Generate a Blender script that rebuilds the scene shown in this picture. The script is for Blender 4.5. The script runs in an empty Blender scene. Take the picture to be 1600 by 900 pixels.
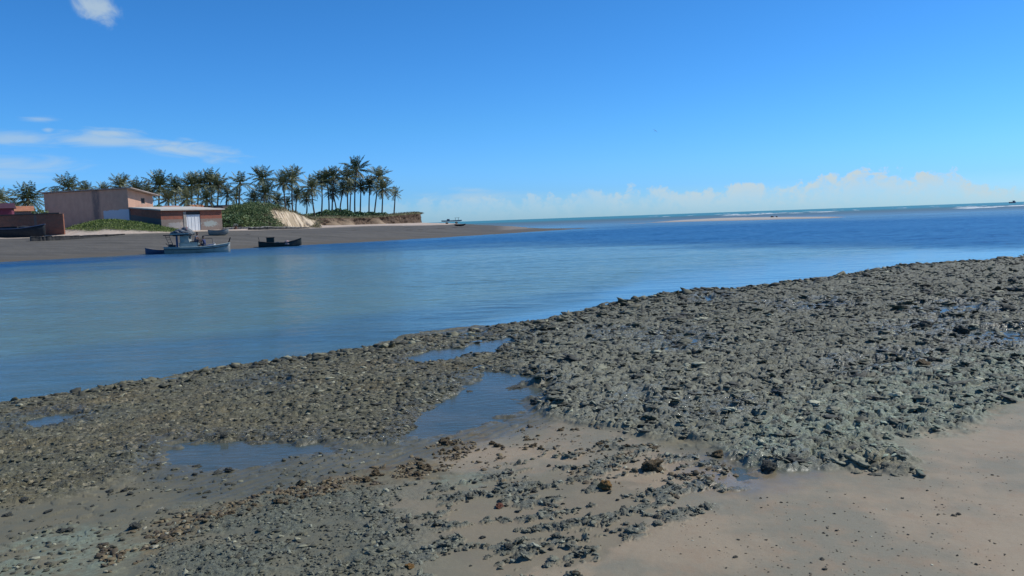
import bpy, bmesh, math, random
import numpy as np
from mathutils import Vector, Matrix, Euler
from mathutils.bvhtree import BVHTree
R = math.radians
PI = math.pi
random.seed(7)
rng = np.random.default_rng(11)
sc = bpy.context.scene
COL = sc.collection

# ------------------------------------------------------------------ camera
W0, H0, F0 = 1600.0, 900.0, 1256.0
CAMH = 2.0
ROLL = math.atan(0.0354)
PITCH = math.atan(106.6 / F0)
fwd = Vector((0, math.cos(PITCH), -math.sin(PITCH)))
r0 = Vector((1, 0, 0)); u0 = Vector((0, math.sin(PITCH), math.cos(PITCH)))
right = r0 * math.cos(ROLL) - u0 * math.sin(ROLL)
up = u0 * math.cos(ROLL) + r0 * math.sin(ROLL)
CAM = Vector((0, 0, CAMH))
cam = bpy.data.cameras.new('camera'); camo = bpy.data.objects.new('camera', cam); COL.objects.link(camo)
m = Matrix((right, up, -fwd)).transposed().to_4x4(); m.translation = CAM
camo.matrix_world = m
cam.sensor_fit = 'HORIZONTAL'; cam.angle_x = 2 * math.atan(800 / F0)
cam.clip_start = 0.05; cam.clip_end = 60000
sc.camera = camo

def ray(px, py):
    return fwd + right * ((px - W0 / 2) / F0) + up * ((H0 / 2 - py) / F0)
def at(px, py, Y):                       # point seen at a pixel, at world depth Y
    d = ray(px, py); return CAM + d * (Y / d.y)
def onz(px, py, z=0.0):                  # point seen at a pixel, on the level z
    d = ray(px, py); return CAM + d * ((z - CAMH) / d.z)
def project(P):                          # numpy: world points -> pixels
    Q = P - np.array(CAM)
    w = Q @ np.array(fwd)
    return 800 + F0 * (Q @ np.array(right)) / w, 450 - F0 * (Q @ np.array(up)) / w
def azel(px, py):
    d = ray(px, py).normalized(); return math.atan2(d.x, d.y), math.asin(d.z)

# ------------------------------------------------------------------ noise
def h2(ix, iy, s):
    n = (ix.astype(np.int64) * 374761393 + iy.astype(np.int64) * 668265263 + s * 974634777) & 0xFFFFFFFF
    n = ((n ^ (n >> 13)) * 1274126177) & 0xFFFFFFFF
    n = ((n ^ (n >> 16)) * 2246822519) & 0xFFFFFFFF
    return ((n ^ (n >> 15)) & 0xFFFFFF).astype(np.float64) / 16777216.0
def gn(x, y, s=0):
    ix = np.floor(x); iy = np.floor(y); fx = x - ix; fy = y - iy
    ux = fx * fx * fx * (fx * (fx * 6 - 15) + 10); uy = fy * fy * fy * (fy * (fy * 6 - 15) + 10)
    def g(a, b):
        t = h2(ix + a, iy + b, s) * 2 * PI
        return np.cos(t) * (fx - a) + np.sin(t) * (fy - b)
    return 1.5 * ((g(0, 0) * (1 - ux) + g(1, 0) * ux) * (1 - uy) + (g(0, 1) * (1 - ux) + g(1, 1) * ux) * uy)
def fbm(x, y, o=4, s=0, gain=0.5):
    a = 1; t = 0; f = 1; n = 0
    for k in range(o):
        t = t + a * gn(x * f + 13.7 * k, y * f - 7.3 * k, s + k); n += a; a *= gain; f *= 2.03
    return t / n
def worley(x, y, s=0):
    ix = np.floor(x); iy = np.floor(y)
    f1 = np.full(x.shape, 9.0); f2 = np.full(x.shape, 9.0); idr = np.zeros(x.shape)
    for a in (-1, 0, 1):
        for b in (-1, 0, 1):
            cx = ix + a + h2(ix + a, iy + b, s); cy = iy + b + h2(ix + a, iy + b, s + 31)
            d = np.hypot(x - cx, y - cy); rr = h2(ix + a, iy + b, s + 77)
            c = d < f1
            f2 = np.where(c, f1, np.minimum(f2, d)); f1 = np.where(c, d, f1); idr = np.where(c, rr, idr)
    return f1, f2, idr
def sst(a, b, x):
    t = np.clip((x - a) / (b - a), 0, 1); return t * t * (3 - 2 * t)
def sdf(px, py, poly):                   # signed distance to a polygon, negative inside
    P = np.asarray(poly, float); n = len(P)
    d = np.full(px.shape, 1e9); ins = np.zeros(px.shape, bool)
    for i in range(n):
        a = P[i]; b = P[(i + 1) % n]; e = b - a
        wx = px - a[0]; wy = py - a[1]
        t = np.clip((wx * e[0] + wy * e[1]) / (e @ e + 1e-12), 0, 1)
        d = np.minimum(d, (wx - e[0] * t) ** 2 + (wy - e[1] * t) ** 2)
        if a[1] != b[1]:
            c = ((a[1] <= py) != (b[1] <= py)) & (px < (b[0] - a[0]) * (py - a[1]) / (b[1] - a[1]) + a[0])
            ins ^= c
    d = np.sqrt(d); return np.where(ins, -d, d)

# ------------------------------------------------------------------ node helpers
class G:
    def __init__(s, nt): s.t = nt
    def n(s, typ, ins=None, **props):
        nd = s.t.nodes.new('ShaderNode' + typ)
        for k, v in props.items(): setattr(nd, k, v)
        for k, v in (ins or {}).items():
            i = nd.inputs[k]
            if isinstance(v, bpy.types.NodeSocket): s.t.links.new(v, i)
            elif v is not None: i.default_value = v
        return nd
    def m(s, op, a, b=None, c=None, clamp=False):
        return s.n('Math', {0: a, 1: b, 2: c}, operation=op, use_clamp=clamp).outputs[0]
    def mix(s, f, a, b, bt='MIX'):
        a = (*a, 1) if isinstance(a, tuple) and len(a) == 3 else a
        b = (*b, 1) if isinstance(b, tuple) and len(b) == 3 else b
        return s.n('Mix', {0: f, 6: a, 7: b}, data_type='RGBA', blend_type=bt, clamp_factor=True).outputs[2]
    def mr(s, x, a, b, c=0.0, d=1.0, sm=True):
        return s.n('MapRange', {0: x, 1: a, 2: b, 3: c, 4: d}, interpolation_type='SMOOTHSTEP' if sm else 'LINEAR').outputs[0]
    def noise(s, vec, scale, detail=4.0, rough=0.55, dist=0.0):
        return s.n('TexNoise', {'Vector': vec, 'Scale': scale, 'Detail': detail, 'Roughness': rough, 'Distortion': dist}).outputs[0]
    def vmul(s, v, k):
        return s.n('VectorMath', {0: v, 1: k}, operation='MULTIPLY').outputs[0]
def newmat(name):
    mt = bpy.data.materials.new(name); mt.use_nodes = True
    nt = mt.node_tree; nt.nodes.clear(); g = G(nt)
    out = nt.nodes.new('ShaderNodeOutputMaterial'); b = nt.nodes.new('ShaderNodeBsdfPrincipled')
    nt.links.new(b.outputs[0], out.inputs[0])
    return mt, g, b
def lk(g, a, nd, name):
    g.t.links.new(a, nd.inputs[name])
def simple(name, c1, c2, scale=6.0, rough=0.7, bump=0.2, bdist=0.02, metal=0.0, stain=None, detail=6):
    mt, g, b = newmat(name)
    tc = g.n('TexCoord').outputs['Object']
    f = g.mr(g.noise(tc, scale, detail, 0.6), 0.32, 0.68)
    c = g.mix(f, c1, c2)
    if stain:
        f2 = g.mr(g.noise(tc, scale * 0.35, 5, 0.65, 0.6), 0.55, 0.72)
        c = g.mix(f2, c, stain)
    lk(g, c, b, 'Base Color'); b.inputs['Roughness'].default_value = rough; b.inputs['Metallic'].default_value = metal
    if bump:
        bp = g.n('Bump', {'Strength': bump, 'Distance': bdist, 'Height': g.noise(tc, scale * 4, 5, 0.6)})
        lk(g, bp.outputs[0], b, 'Normal')
    return mt

# ------------------------------------------------------------------ object helpers
def link(name, me, mats, parent=None, smooth=False):
    o = bpy.data.objects.new(name, me); COL.objects.link(o)
    for x in (mats if isinstance(mats, (list, tuple)) else [mats]): me.materials.append(x)
    if parent is not None: o.parent = parent
    if smooth: me.polygons.foreach_set('use_smooth', np.ones(len(me.polygons), bool))
    return o
def tag(o, label=None, cat=None, group=None, kind=None):
    if label: o['label'] = label
    if cat: o['category'] = cat
    if group: o['group'] = group
    if kind: o['kind'] = kind
    return o
def empty(name, loc, rz, label, cat, group=None):
    o = bpy.data.objects.new(name, None); COL.objects.link(o)
    o.location = loc; o.rotation_euler = (0, 0, rz); o.empty_display_size = 0.2
    return tag(o, label, cat, group)
def npmesh(name, V, Fq, smooth=True, cols=None):   # fast mesh from numpy arrays; Fq (n,3|4)
    me = bpy.data.meshes.new(name); k = Fq.shape[1]
    me.vertices.add(len(V)); me.vertices.foreach_set('co', np.ascontiguousarray(V, np.float32).ravel())
    me.loops.add(Fq.size); me.loops.foreach_set('vertex_index', np.ascontiguousarray(Fq, np.int32).ravel())
    me.polygons.add(len(Fq)); me.polygons.foreach_set('loop_start', np.arange(0, Fq.size, k, dtype=np.int32))
    me.polygons.foreach_set('loop_total', np.full(len(Fq), k, np.int32))
    if smooth: me.polygons.foreach_set('use_smooth', np.ones(len(Fq), bool))
    for nm, A in (cols or {}).items():
        at_ = me.attributes.new(nm, 'FLOAT_COLOR', 'POINT')
        A4 = np.ones((len(V), 4), np.float32); A4[:, :A.shape[1]] = A
        at_.data.foreach_set('color', A4.ravel())
    me.update(calc_edges=True); me.validate()
    return me
def gridfaces(nr, nc, keep=None):
    i = np.arange(nr * nc).reshape(nr, nc)
    q = np.stack([i[:-1, :-1], i[:-1, 1:], i[1:, 1:], i[1:, :-1]], -1).reshape(-1, 4)
    if keep is not None:
        q = q[keep.ravel()[q].any(1)]
    return q
def compact(V, Fq, cols):
    u, inv = np.unique(Fq, return_inverse=True)
    return V[u], inv.reshape(Fq.shape), {k: a[u] for k, a in cols.items()}
class MB:                                   # collects primitives into one mesh
    def __init__(s): s.b = bmesh.new()
    def box(s, c, d, rz=0.0, M=None):
        mm = Matrix.Translation(c) @ Euler((0, 0, rz)).to_matrix().to_4x4() @ Matrix.Diagonal((*d, 1))
        if M is not None: mm = M @ mm
        bmesh.ops.create_cube(s.b, size=1.0, matrix=mm); return s
    def tube(s, pts, r, n=8, r2=None):
        pts = [Vector(p) for p in pts]; rings = []
        for i, p in enumerate(pts):
            t = (pts[min(i + 1, len(pts) - 1)] - pts[max(i - 1, 0)]).normalized()
            a = t.orthogonal().normalized(); b_ = t.cross(a)
            rr = r if r2 is None else r + (r2 - r) * i / (len(pts) - 1)
            rings.append([s.b.verts.new(p + (a * math.cos(2 * PI * k / n) + b_ * math.sin(2 * PI * k / n)) * rr) for k in range(n)])
        for A, B in zip(rings, rings[1:]):
            for k in range(n): s.b.faces.new((A[k], A[(k + 1) % n], B[(k + 1) % n], B[k]))
        s.b.faces.new(rings[0][::-1]); s.b.faces.new(rings[-1]); return s
    def ball(s, c, r, sub=2, sc_=(1, 1, 1), jit=0.0):
        mm = Matrix.Translation(c) @ Matrix.Diagonal((*[r * k for k in sc_], 1))
        ret = bmesh.ops.create_icosphere(s.b, subdivisions=sub, radius=1.0, matrix=mm)
        if jit:
            for v in ret['verts']: v.co += Vector([random.uniform(-1, 1) for _ in range(3)]) * jit * r
        return s
    def prism(s, poly, z0, z1):
        a = [s.b.verts.new((x, y, z0)) for x, y in poly]; b_ = [s.b.verts.new((x, y, z1)) for x, y in poly]
        n = len(poly); s.b.faces.new(a[::-1]); s.b.faces.new(b_)
        for k in range(n): s.b.faces.new((a[k], a[(k + 1) % n], b_[(k + 1) % n], b_[k]))
        return s
    def poly(s, pts):
        s.b.faces.new([s.b.verts.new(p) for p in pts]); return s
    def build(s, name, mats, parent=None, smooth=False, bevel=0.0):
        if bevel: bmesh.ops.bevel(s.b, geom=s.b.edges[:], offset=bevel, segments=2, affect='EDGES', profile=0.5)
        bmesh.ops.recalc_face_normals(s.b, faces=s.b.faces[:])
        me = bpy.data.meshes.new(name); s.b.to_mesh(me); s.b.free()
        return link(name, me, mats, parent, smooth)

# ------------------------------------------------------------------ sun and sky
SUN_AZ, SUN_EL = R(74), R(47)
sdir = Vector((math.sin(SUN_AZ) * math.cos(SUN_EL), math.cos(SUN_AZ) * math.cos(SUN_EL), math.sin(SUN_EL)))
sun = bpy.data.lights.new('sun', 'SUN'); sun.energy = 4.3; sun.angle = R(0.5); sun.color = (1.0, 0.97, 0.91)
suno = bpy.data.objects.new('sun', sun); COL.objects.link(suno)
suno.rotation_euler = sdir.to_track_quat('Z', 'Y').to_euler(); suno.location = (30, 10, 60)

wd = bpy.data.worlds.new('World'); sc.world = wd; wd.use_nodes = True
nt = wd.node_tree; nt.nodes.clear(); g = G(nt)
out = nt.nodes.new('ShaderNodeOutputWorld'); bg = nt.nodes.new('ShaderNodeBackground')
nt.links.new(bg.outputs[0], out.inputs[0])
bg.inputs['Strength'].default_value = 0.12
sky = g.n('TexSky', sky_type='NISHITA', sun_disc=False, sun_elevation=SUN_EL, sun_rotation=SUN_AZ,
          altitude=0.0, air_density=1.0, dust_density=0.35, ozone_density=2.6)
D = g.n('TexCoord').outputs['Generated']
sx = g.n('SeparateXYZ', {0: D})
AZ = g.m('ARCTAN2', sx.outputs[0], sx.outputs[1]); EL = g.m('ARCSINE', sx.outputs[2])
skyc = g.n('HueSaturation', {'Hue': 0.5, 'Saturation': 1.22, 'Value': 1.0, 'Color': sky.outputs[0]}).outputs[0]
tr = g.n('ValToRGB', {0: g.m('MULTIPLY', EL, 1 / 0.35)}); tc_ = tr.color_ramp           # clean sea air: bluer towards the horizon
for _ in range(3): tc_.elements.new(0.5)
for e, (p_, c_) in zip(tc_.elements, [(0.0, (.46, .85, 1.60)), (0.10, (.335, .74, 1.53)), (0.33, (.33, .76, 1.27)), (0.75, (.32, .74, 1.12)), (1.0, (.30, .70, 1.03))]):
    e.position = p_; e.color = (*[k / 1.6 for k in c_], 1)
skyc = g.mix(1.0, skyc, tr.outputs[0], 'MULTIPLY')
skyc = g.n('VectorMath', {0: skyc, 'Scale': 1.6}, operation='SCALE').outputs[0]
# clouds: soft streaks on the left, a bank of small cumulus low over the sea
az3 = g.n('CombineXYZ', {0: g.m('MULTIPLY', AZ, 9.0), 1: g.m('MULTIPLY', EL, 62.0), 2: 0.0}).outputs[0]
streak = g.noise(az3, 1.0, 8.0, 0.62, 0.9)
az4 = g.n('CombineXYZ', {0: AZ, 1: EL, 2: 0.3}).outputs[0]
puff = g.noise(az4, 34.0, 9.0, 0.60, 0.35)
puff2 = g.noise(az4, 95.0, 8.0, 0.62, 0.4)
def blob(px0, py0, px1, py1, wpx, src, lo, hi, amp):
    a0, e0 = azel(px0, py0); a1, e1 = azel(px1, py1)
    ca, ce = (a0 + a1) / 2, (e0 + e1) / 2; L = math.hypot(a1 - a0, e1 - e0) / 2; th = math.atan2(e1 - e0, a1 - a0)
    w = wpx / F0
    x = g.m('SUBTRACT', AZ, ca); y = g.m('SUBTRACT', EL, ce)
    u = g.m('ADD', g.m('MULTIPLY', x, math.cos(th) / L), g.m('MULTIPLY', y, math.sin(th) / L))
    v = g.m('ADD', g.m('MULTIPLY', x, -math.sin(th) / w), g.m('MULTIPLY', y, math.cos(th) / w))
    q = g.m('SQRT', g.m('ADD', g.m('MULTIPLY', u, u), g.m('MULTIPLY', v, v)))
    body = g.mr(q, 1.15, 0.0, 0.0, 1.0, False)
    d = g.m('ADD', body, g.m('MULTIPLY', g.m('SUBTRACT', src, 0.5), 2.2))
    return g.m('MULTIPLY', g.m('MULTIPLY', g.mr(d, lo, hi), amp), g.mr(body, 0.0, 0.25))
cl = None
for args in [
    (112, -8, 198, 38, 26, puff, 0.20, 1.05, 0.72),
    (120, 216, 405, 248, 17, streak, 0.15, 1.05, 0.68),
    (40, 212, 280, 228, 15, streak, 0.12, 1.1, 0.6),
    (120, 204, 235, 212, 11, streak, 0.05, 1.0, 0.65),
    (-120, 212, 130, 222, 15, streak, 0.10, 1.1, 0.5),
    (-150, 254, 150, 258, 19, streak, 0.05, 1.05, 0.48),
    (-150, 272, 120, 272, 15, streak, 0.05, 1.05, 0.42),
    (10, 186, 110, 187, 7, streak, 0.3, 1.1, 0.45),
    (60, 203, 90, 204, 6, streak, 0.3, 1.1, 0.45),
    (255, 215, 320, 219, 7, streak, 0.35, 1.1, 0.4),
    (690, 296, 785, 296, 7, streak, 0.2, 1.1, 0.35),
    (560, 312, 900, 304, 12, streak, 0.15, 1.2, 0.40)]:
    b_ = blob(*args); cl = b_ if cl is None else g.m('MAXIMUM', cl, b_)
# cumulus bank: height of its top along the horizon
A0 = azel(560, 340)[0]; A1 = azel(1800, 310)[0]
ramp = g.n('ValToRGB', {0: g.mr(AZ, A0, A1, 0, 1, False)}); cr = ramp.color_ramp; cr.interpolation = 'EASE'
tops = [(560, 325), (650, 316), (760, 308), (880, 304), (915, 292), (935, 296), (975, 304), (985, 294), (1010, 297), (1090, 299), (1170, 288), (1240, 289),
        (1270, 284), (1285, 273), (1310, 276), (1345, 266), (1400, 272), (1425, 278), (1450, 268), (1490, 262), (1515, 284), (1600, 289), (1800, 292)]
els = [azel(px, py)[1] for px, py in tops]; EM = 0.075
while len(cr.elements) < len(tops): cr.elements.new(0.5)
for e, (px, py), el in zip(cr.elements, tops, els):
    e.position = (azel(px, 320)[0] - A0) / (A1 - A0); v = el / EM; e.color = (v, v, v, 1)
top = g.m('MULTIPLY', g.n('SeparateColor', {0: ramp.outputs[0]}).outputs[0], EM)
lump = g.m('ADD', g.m('MULTIPLY', g.m('SUBTRACT', puff, 0.5), 0.040), g.m('MULTIPLY', g.m('SUBTRACT', puff2, 0.5), 0.016))
dep = g.m('SUBTRACT', g.m('ADD', top, lump), EL)               # how far below the cloud tops
edge = g.mr(dep, -0.0015, 0.0045)
inner = g.mr(dep, 0.002, 0.030)
lowfade = g.mr(EL, 0.0, 0.012, 0.55, 1.0)
dens = g.m('MULTIPLY', edge, g.m('SUBTRACT', 0.95, g.m('MULTIPLY', inner, 0.62)))
dens = g.m('MULTIPLY', dens, g.mr(g.m('ADD', puff, g.m('MULTIPLY', puff2, 0.7)), 0.66, 0.98, 0.22, 1.0))
dens = g.m('MULTIPLY', dens, lowfade)
dens = g.m('MULTIPLY', dens, g.mr(AZ, azel(600, 330)[0], azel(1280, 330)[0], 0.22, 1.08, False))
CLW = 5.4                                                     # cloud radiance before the world strength
c1 = g.mix(cl, skyc, (CLW * 0.80, CLW * 0.97, CLW * 1.05))
c2 = g.mix(dens, c1, (CLW * 0.84, CLW * 1.02, CLW * 1.10))
nt.links.new(c2, bg.inputs['Color'])

vs = sc.view_settings
vs.view_transform = 'Standard'; vs.look = 'None'; vs.gamma = 1.0; vs.use_curve_mapping = False; vs.exposure = 0.0

# ------------------------------------------------------------------ water
def wmask(px, py, poly, soft):
    return sst(soft, -soft, sdf(px, py, poly))
ang = np.concatenate([np.linspace(-1.35, -0.66, 40, endpoint=False), np.linspace(-0.66, 0.66, 560), np.linspace(0.67, 1.35, 40)])
dist = np.concatenate([np.geomspace(2.0, 7.5, 30, endpoint=False), np.geomspace(7.5, 260, 1080, endpoint=False), np.geomspace(260, 900, 90), np.geomspace(960, 40000, 60)])
AA, DD = np.meshgrid(ang, dist)
WX = np.sin(AA) * DD; WY = np.cos(AA) * DD; WZ = np.zeros_like(WX)
wpx, wpy = project(np.stack([WX, WY, WZ], -1).reshape(-1, 3)); 
# position along the estuary, from the world position
n1 = fbm(WX.ravel() / 9, WY.ravel() / 6, 4, 3); n2 = fbm(WX.ravel() / 30, WY.ravel() / 16, 4, 9)
wy = wpy + 9 * n1 * np.clip((wpy - 350) / 60, 0.15, 1.5) + 12 * n2 * np.clip((wpy - 350) / 60, 0.1, 1.5); wx = wpx + 40 * n2
hor = 343.3 - 0.0354 * (wpx - 800)
rippled_blue = wmask(wx, wy, [(-900, 445), (-900, 415), (0, 409), (360, 389), (600, 376), (870, 360), (1000, 352), (1290, 343), (1700, 330), (3000, 290), (3000, 372), (1700, 380), (1560, 386), (1400, 388), (1200, 385), (1000, 384), (800, 388), (600, 394), (400, 404), (200, 416), (0, 430)], 7)
teal = wmask(wx, wy, [(-900, 560), (-900, 440), (0, 430), (400, 400), (800, 388), (1200, 387), (1420, 389), (1400, 398), (1200, 412), (1000, 432), (800, 462), (600, 490), (300, 530), (0, 560)], 16)
calm = wmask(wx, wy, [(900, 470), (1000, 425), (1200, 408), (1400, 394), (1560, 390), (1800, 380), (3000, 350), (3000, 420), (1650, 410), (1500, 420), (1300, 440), (1000, 480), (800, 520), (700, 520)], 10)
turb = sst(3.2, 6.0, wpy - hor) * (1 - rippled_blue) * sst(365, 350, wpy + 0.0354 * (wpx - 800) * 0.6) 
xr, yr = WX.ravel(), WY.ravel(); rr_ = DD.ravel()
wv = 0.016 * fbm(xr / 1.5 + yr * 0.10, yr / 0.62, 4, 301, 0.55) + 0.020 * fbm(xr / 4.2 - yr * 0.15, yr / 2.0, 3, 311)
gust = 0.65 + 0.7 * np.clip(0.5 + fbm(xr / 22, yr / 10, 3, 321), 0, 1)
WZ = (wv * 1.7 * gust * (0.55 + 0.75 * rippled_blue + 0.25 * teal - 0.30 * calm) * sst(320, 150, rr_) * sst(6, 14, rr_)).reshape(WX.shape)
me = npmesh('water', np.stack([WX, WY, WZ], -1).reshape(-1, 3), gridfaces(*WX.shape)[:, ::-1], True,
            {'zones': np.stack([rippled_blue, teal, calm, turb], -1)})
mt, g, b = newmat('water')
P = g.n('NewGeometry').outputs['Position']
at_ = g.n('Attribute', attribute_name='zones'); s3 = g.n('SeparateColor', {0: at_.outputs['Color']})
zd, zt, zc, zu = s3.outputs[0], s3.outputs[1], s3.outputs[2], at_.outputs['Alpha']
c = g.mix(zd, (0.058, 0.096, 0.086), (0.008, 0.056, 0.145))  # rippled channel: blue of the reflected higher sky put into the colour
c = g.mix(zt, c, (0.108, 0.170, 0.132))
c = g.mix(zc, c, (0.075, 0.165, 0.22))  # calm strip: reflected pale low sky put into the colour
c = g.mix(zu, c, (0.098, 0.140, 0.150))
ylen = g.n('VectorMath', {0: P}, operation='LENGTH').outputs['Value']
c = g.mix(g.mr(ylen, 330, 900), c, (0.050, 0.200, 0.225))
# drifting brightness patches of silt
pt = g.noise(g.vmul(P, (0.05, 0.16, 1)), 1.0, 5, 0.6, 0.5)
c = g.mix(g.mr(pt, 0.42, 0.68), c, g.mix(1.0, c, (1.22, 1.16, 1.08), 'MULTIPLY'))
lk(g, c, b, 'Base Color')
b.inputs['IOR'].default_value = 1.33
lk(g, g.m('ADD', g.m('ADD', 0.12, g.m('MULTIPLY', zd, 0.12)), g.mr(ylen, 60, 400, 0.0, 0.30)), b, 'Roughness')
lk(g, g.m('SUBTRACT', g.m('SUBTRACT', 0.44, g.m('MULTIPLY', zu, 0.26)), g.mr(ylen, 150, 600, 0.0, 0.12)), b, 'Specular IOR Level')
w1 = g.noise(g.vmul(P, (1.1, 2.6, 1)), 1.0, 6, 0.62, 0.4)
w2 = g.noise(g.vmul(P, (5.0, 11.0, 1)), 1.0, 5, 0.6, 0.3)
hh = g.m('ADD', w1, g.m('MULTIPLY', w2, 0.22))
stg = g.m('ADD', 0.18, g.m('ADD', g.m('MULTIPLY', zd, 0.62), g.m('SUBTRACT', g.m('MULTIPLY', zt, 0.22), g.m('MULTIPLY', zc, 0.09))))
bp = g.n('Bump', {'Strength': stg, 'Distance': 0.15, 'Height': hh})
lk(g, bp.outputs[0], b, 'Normal')
WATER = mt
tag(link('water', me, mt), kind='structure')
# ------------------------------------------------------------------ near shore: reef, mud, sand, pools
SHORE = [(-700, 760), (-400, 700), (-150, 660), (0, 633), (100, 617), (250, 592), (390, 569), (500, 555), (650, 530), (800, 508), (900, 490), (1000, 468),
         (1080, 459), (1200, 446), (1300, 434), (1400, 417), (1500, 410), (1600, 403), (1750, 394), (2000, 380)]
SH = np.array([[onz(*p).x, onz(*p).y] for p in SHORE])
def shore_d(x, y):                       # + on the land side
    d = np.full(x.shape, 1e9); sg = np.ones(x.shape)
    for a, b in zip(SH[:-1], SH[1:]):
        e = b - a; wx = x - a[0]; wy = y - a[1]
        t = np.clip((wx * e[0] + wy * e[1]) / (e @ e), 0, 1)
        q = (wx - e[0] * t) ** 2 + (wy - e[1] * t) ** 2
        c = q < d; d = np.where(c, q, d); sg = np.where(c, np.sign(e[1] * wx - e[0] * wy), sg)
    return np.sqrt(d) * sg
def zbase(d): return np.where(d > 0, 0.30 * (1 - np.exp(-np.maximum(d, 0) / 7.0)), 0.10 * d)
def ground(px, py):                      # fixed point on the sloping shore
    z = 0.15
    for _ in range(12):
        p = onz(px, py, z); z = 0.5 * z + 0.5 * float(zbase(shore_d(np.array([p.x]), np.array([p.y])))[0])
    return onz(px, py, z)
def gpoly(poly): return [(ground(*p).x, ground(*p).y) for p in poly]

REEF = gpoly([(800, 560), (842, 600), (838, 640), (900, 662), (960, 680), (1060, 690), (1140, 700), (1155, 722), (1240, 735), (1330, 740), (1450, 748), (1425, 715), (1380, 690),
              (1460, 680), (1530, 655), (1555, 635), (1700, 600), (2100, 560), (2100, 375), (1600, 395), (1300, 425), (1100, 450), (950, 470), (840, 505), (760, 530)])
RUBB = gpoly([(-500, 800), (-500, 680), (0, 620), (390, 560), (800, 500), (860, 500), (850, 590), (735, 592), (690, 635), (618, 690), (500, 690), (262, 694), (225, 742), (110, 775), (0, 800), (-150, 830)])
ROUGH = gpoly([(290, 800), (420, 768), (540, 745), (620, 770), (650, 830), (640, 930), (200, 1000), (230, 870)])
BLOCK = gpoly([(560, 770), (640, 755), (760, 745), (860, 705), (980, 690), (1120, 715), (1150, 760), (1110, 800), (960, 850), (920, 930), (600, 1000)])
SAND = gpoly([(690, 715), (800, 668), (900, 655), (1000, 690), (1160, 730), (1340, 742), (1460, 745), (1390, 695), (1530, 660), (1700, 600), (3200, 560), (3200, 2500), (650, 2500), (640, 960), (900, 870), (1000, 820), (1010, 770), (900, 740), (760, 755)])
RIPP = gpoly([(440, 720), (620, 690), (760, 668), (850, 640), (900, 648), (830, 672), (700, 712), (560, 740), (400, 775), (270, 785), (300, 745)])
ALG1 = gpoly([(-60, 900), (0, 850), (90, 822), (200, 815), (225, 850), (180, 900), (60, 940)])
ALG2 = gpoly([(695, 752), (705, 738), (760, 738), (778, 752), (740, 764)])
ALG3 = gpoly([(1130, 715), (1180, 660), (1330, 600), (1480, 560), (1700, 540), (1900, 560), (1700, 620), (1500, 670), (1400, 730), (1250, 740)])
BRWN = gpoly([(150, 850), (300, 800), (420, 770), (560, 735), (640, 712), (700, 680), (750, 680), (740, 700), (690, 745), (600, 755), (420, 795), (330, 812), (240, 870), (160, 900)])
BRN2 = gpoly([(1230, 735), (1290, 705), (1380, 690), (1400, 715), (1430, 742), (1330, 742)])
POOLS = [
    ([(612, 684), (640, 660), (690, 634), (722, 600), (748, 587), (832, 586), (836, 610), (834, 640), (790, 654), (730, 672), (660, 686)], 0.035, 0.45, 'wide blue tide pool'),
    ([(262, 700), (330, 690), (420, 688), (500, 692), (520, 702), (450, 716), (390, 732), (310, 734), (268, 728)], 0.030, 0.5, 'shallow tide pool'),
    ([(640, 558), (660, 552), (720, 545), (780, 532), (825, 520), (830, 524), (790, 540), (720, 558), (660, 569), (640, 568)], 0.06, 0.15, 'long narrow tide pool'),
    ([(398, 598), (420, 592), (448, 594), (444, 604), (410, 608)], 0.03, 1.0, 'little tide pool'),
    ([(22, 662), (60, 652), (125, 646), (128, 654), (70, 663), (24, 668)], 0.03, 0.7, 'little tide pool'),
    ([(1095, 464), (1120, 461), (1130, 467), (1115, 473), (1095, 472)], 0.05, 0.5, 'small tide pool'),
    ([(1010, 530), (1050, 520), (1110, 528), (1100, 545), (1030, 548)], 0.03, 1.0, 'broken tide pool'),
    ([(930, 520), (975, 514), (985, 524), (950, 532)], 0.03, 1.0, 'broken tide pool'),
    ([(1215, 478), (1300, 470), (1310, 482), (1240, 490)], 0.035, 1.0, 'broken tide pool'),
    ([(1385, 512), (1480, 505), (1490, 520), (1400, 528)], 0.04, 1.0, 'broken tide pool'),
    ([(1480, 520), (1600, 512), (1660, 530), (1560, 548), (1490, 540)], 0.035, 0.95, 'glittering tide pool'),
    ([(1430, 480), (1530, 474), (1540, 488), (1450, 494)], 0.04, 1.0, 'broken tide pool'),
    ([(1085, 640), (1130, 632), (1140, 650), (1090, 658)], 0.04, 1.0, 'small tide pool'),
    ([(980, 628), (1010, 622), (1012, 640), (985, 646)], 0.04, 1.0, 'small tide pool'),
    ([(1130, 730), (1195, 728), (1200, 742), (1150, 750)], 0.02, 0.6, 'thin film pool'),
    ([(1320, 570), (1420, 556), (1440, 572), (1340, 590)], 0.03, 1.0, 'broken tide pool'),
    ([(700, 524), (745, 516), (775, 516), (740, 526)], 0.03, 0.6, 'narrow tide pool'),
]
PW = []
for poly, dp, keep, nm in POOLS:
    Q = gpoly(poly); c = np.mean(np.array(Q), 0)
    lv = float(zbase(shore_d(np.array([c[0]]), np.array([c[1]])))[0])
    if nm.startswith(('broken', 'glit', 'small')): lv += 0.012; keep = min(keep, 0.7)
    PW.append((Q, dp, keep, nm, lv, c))

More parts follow.
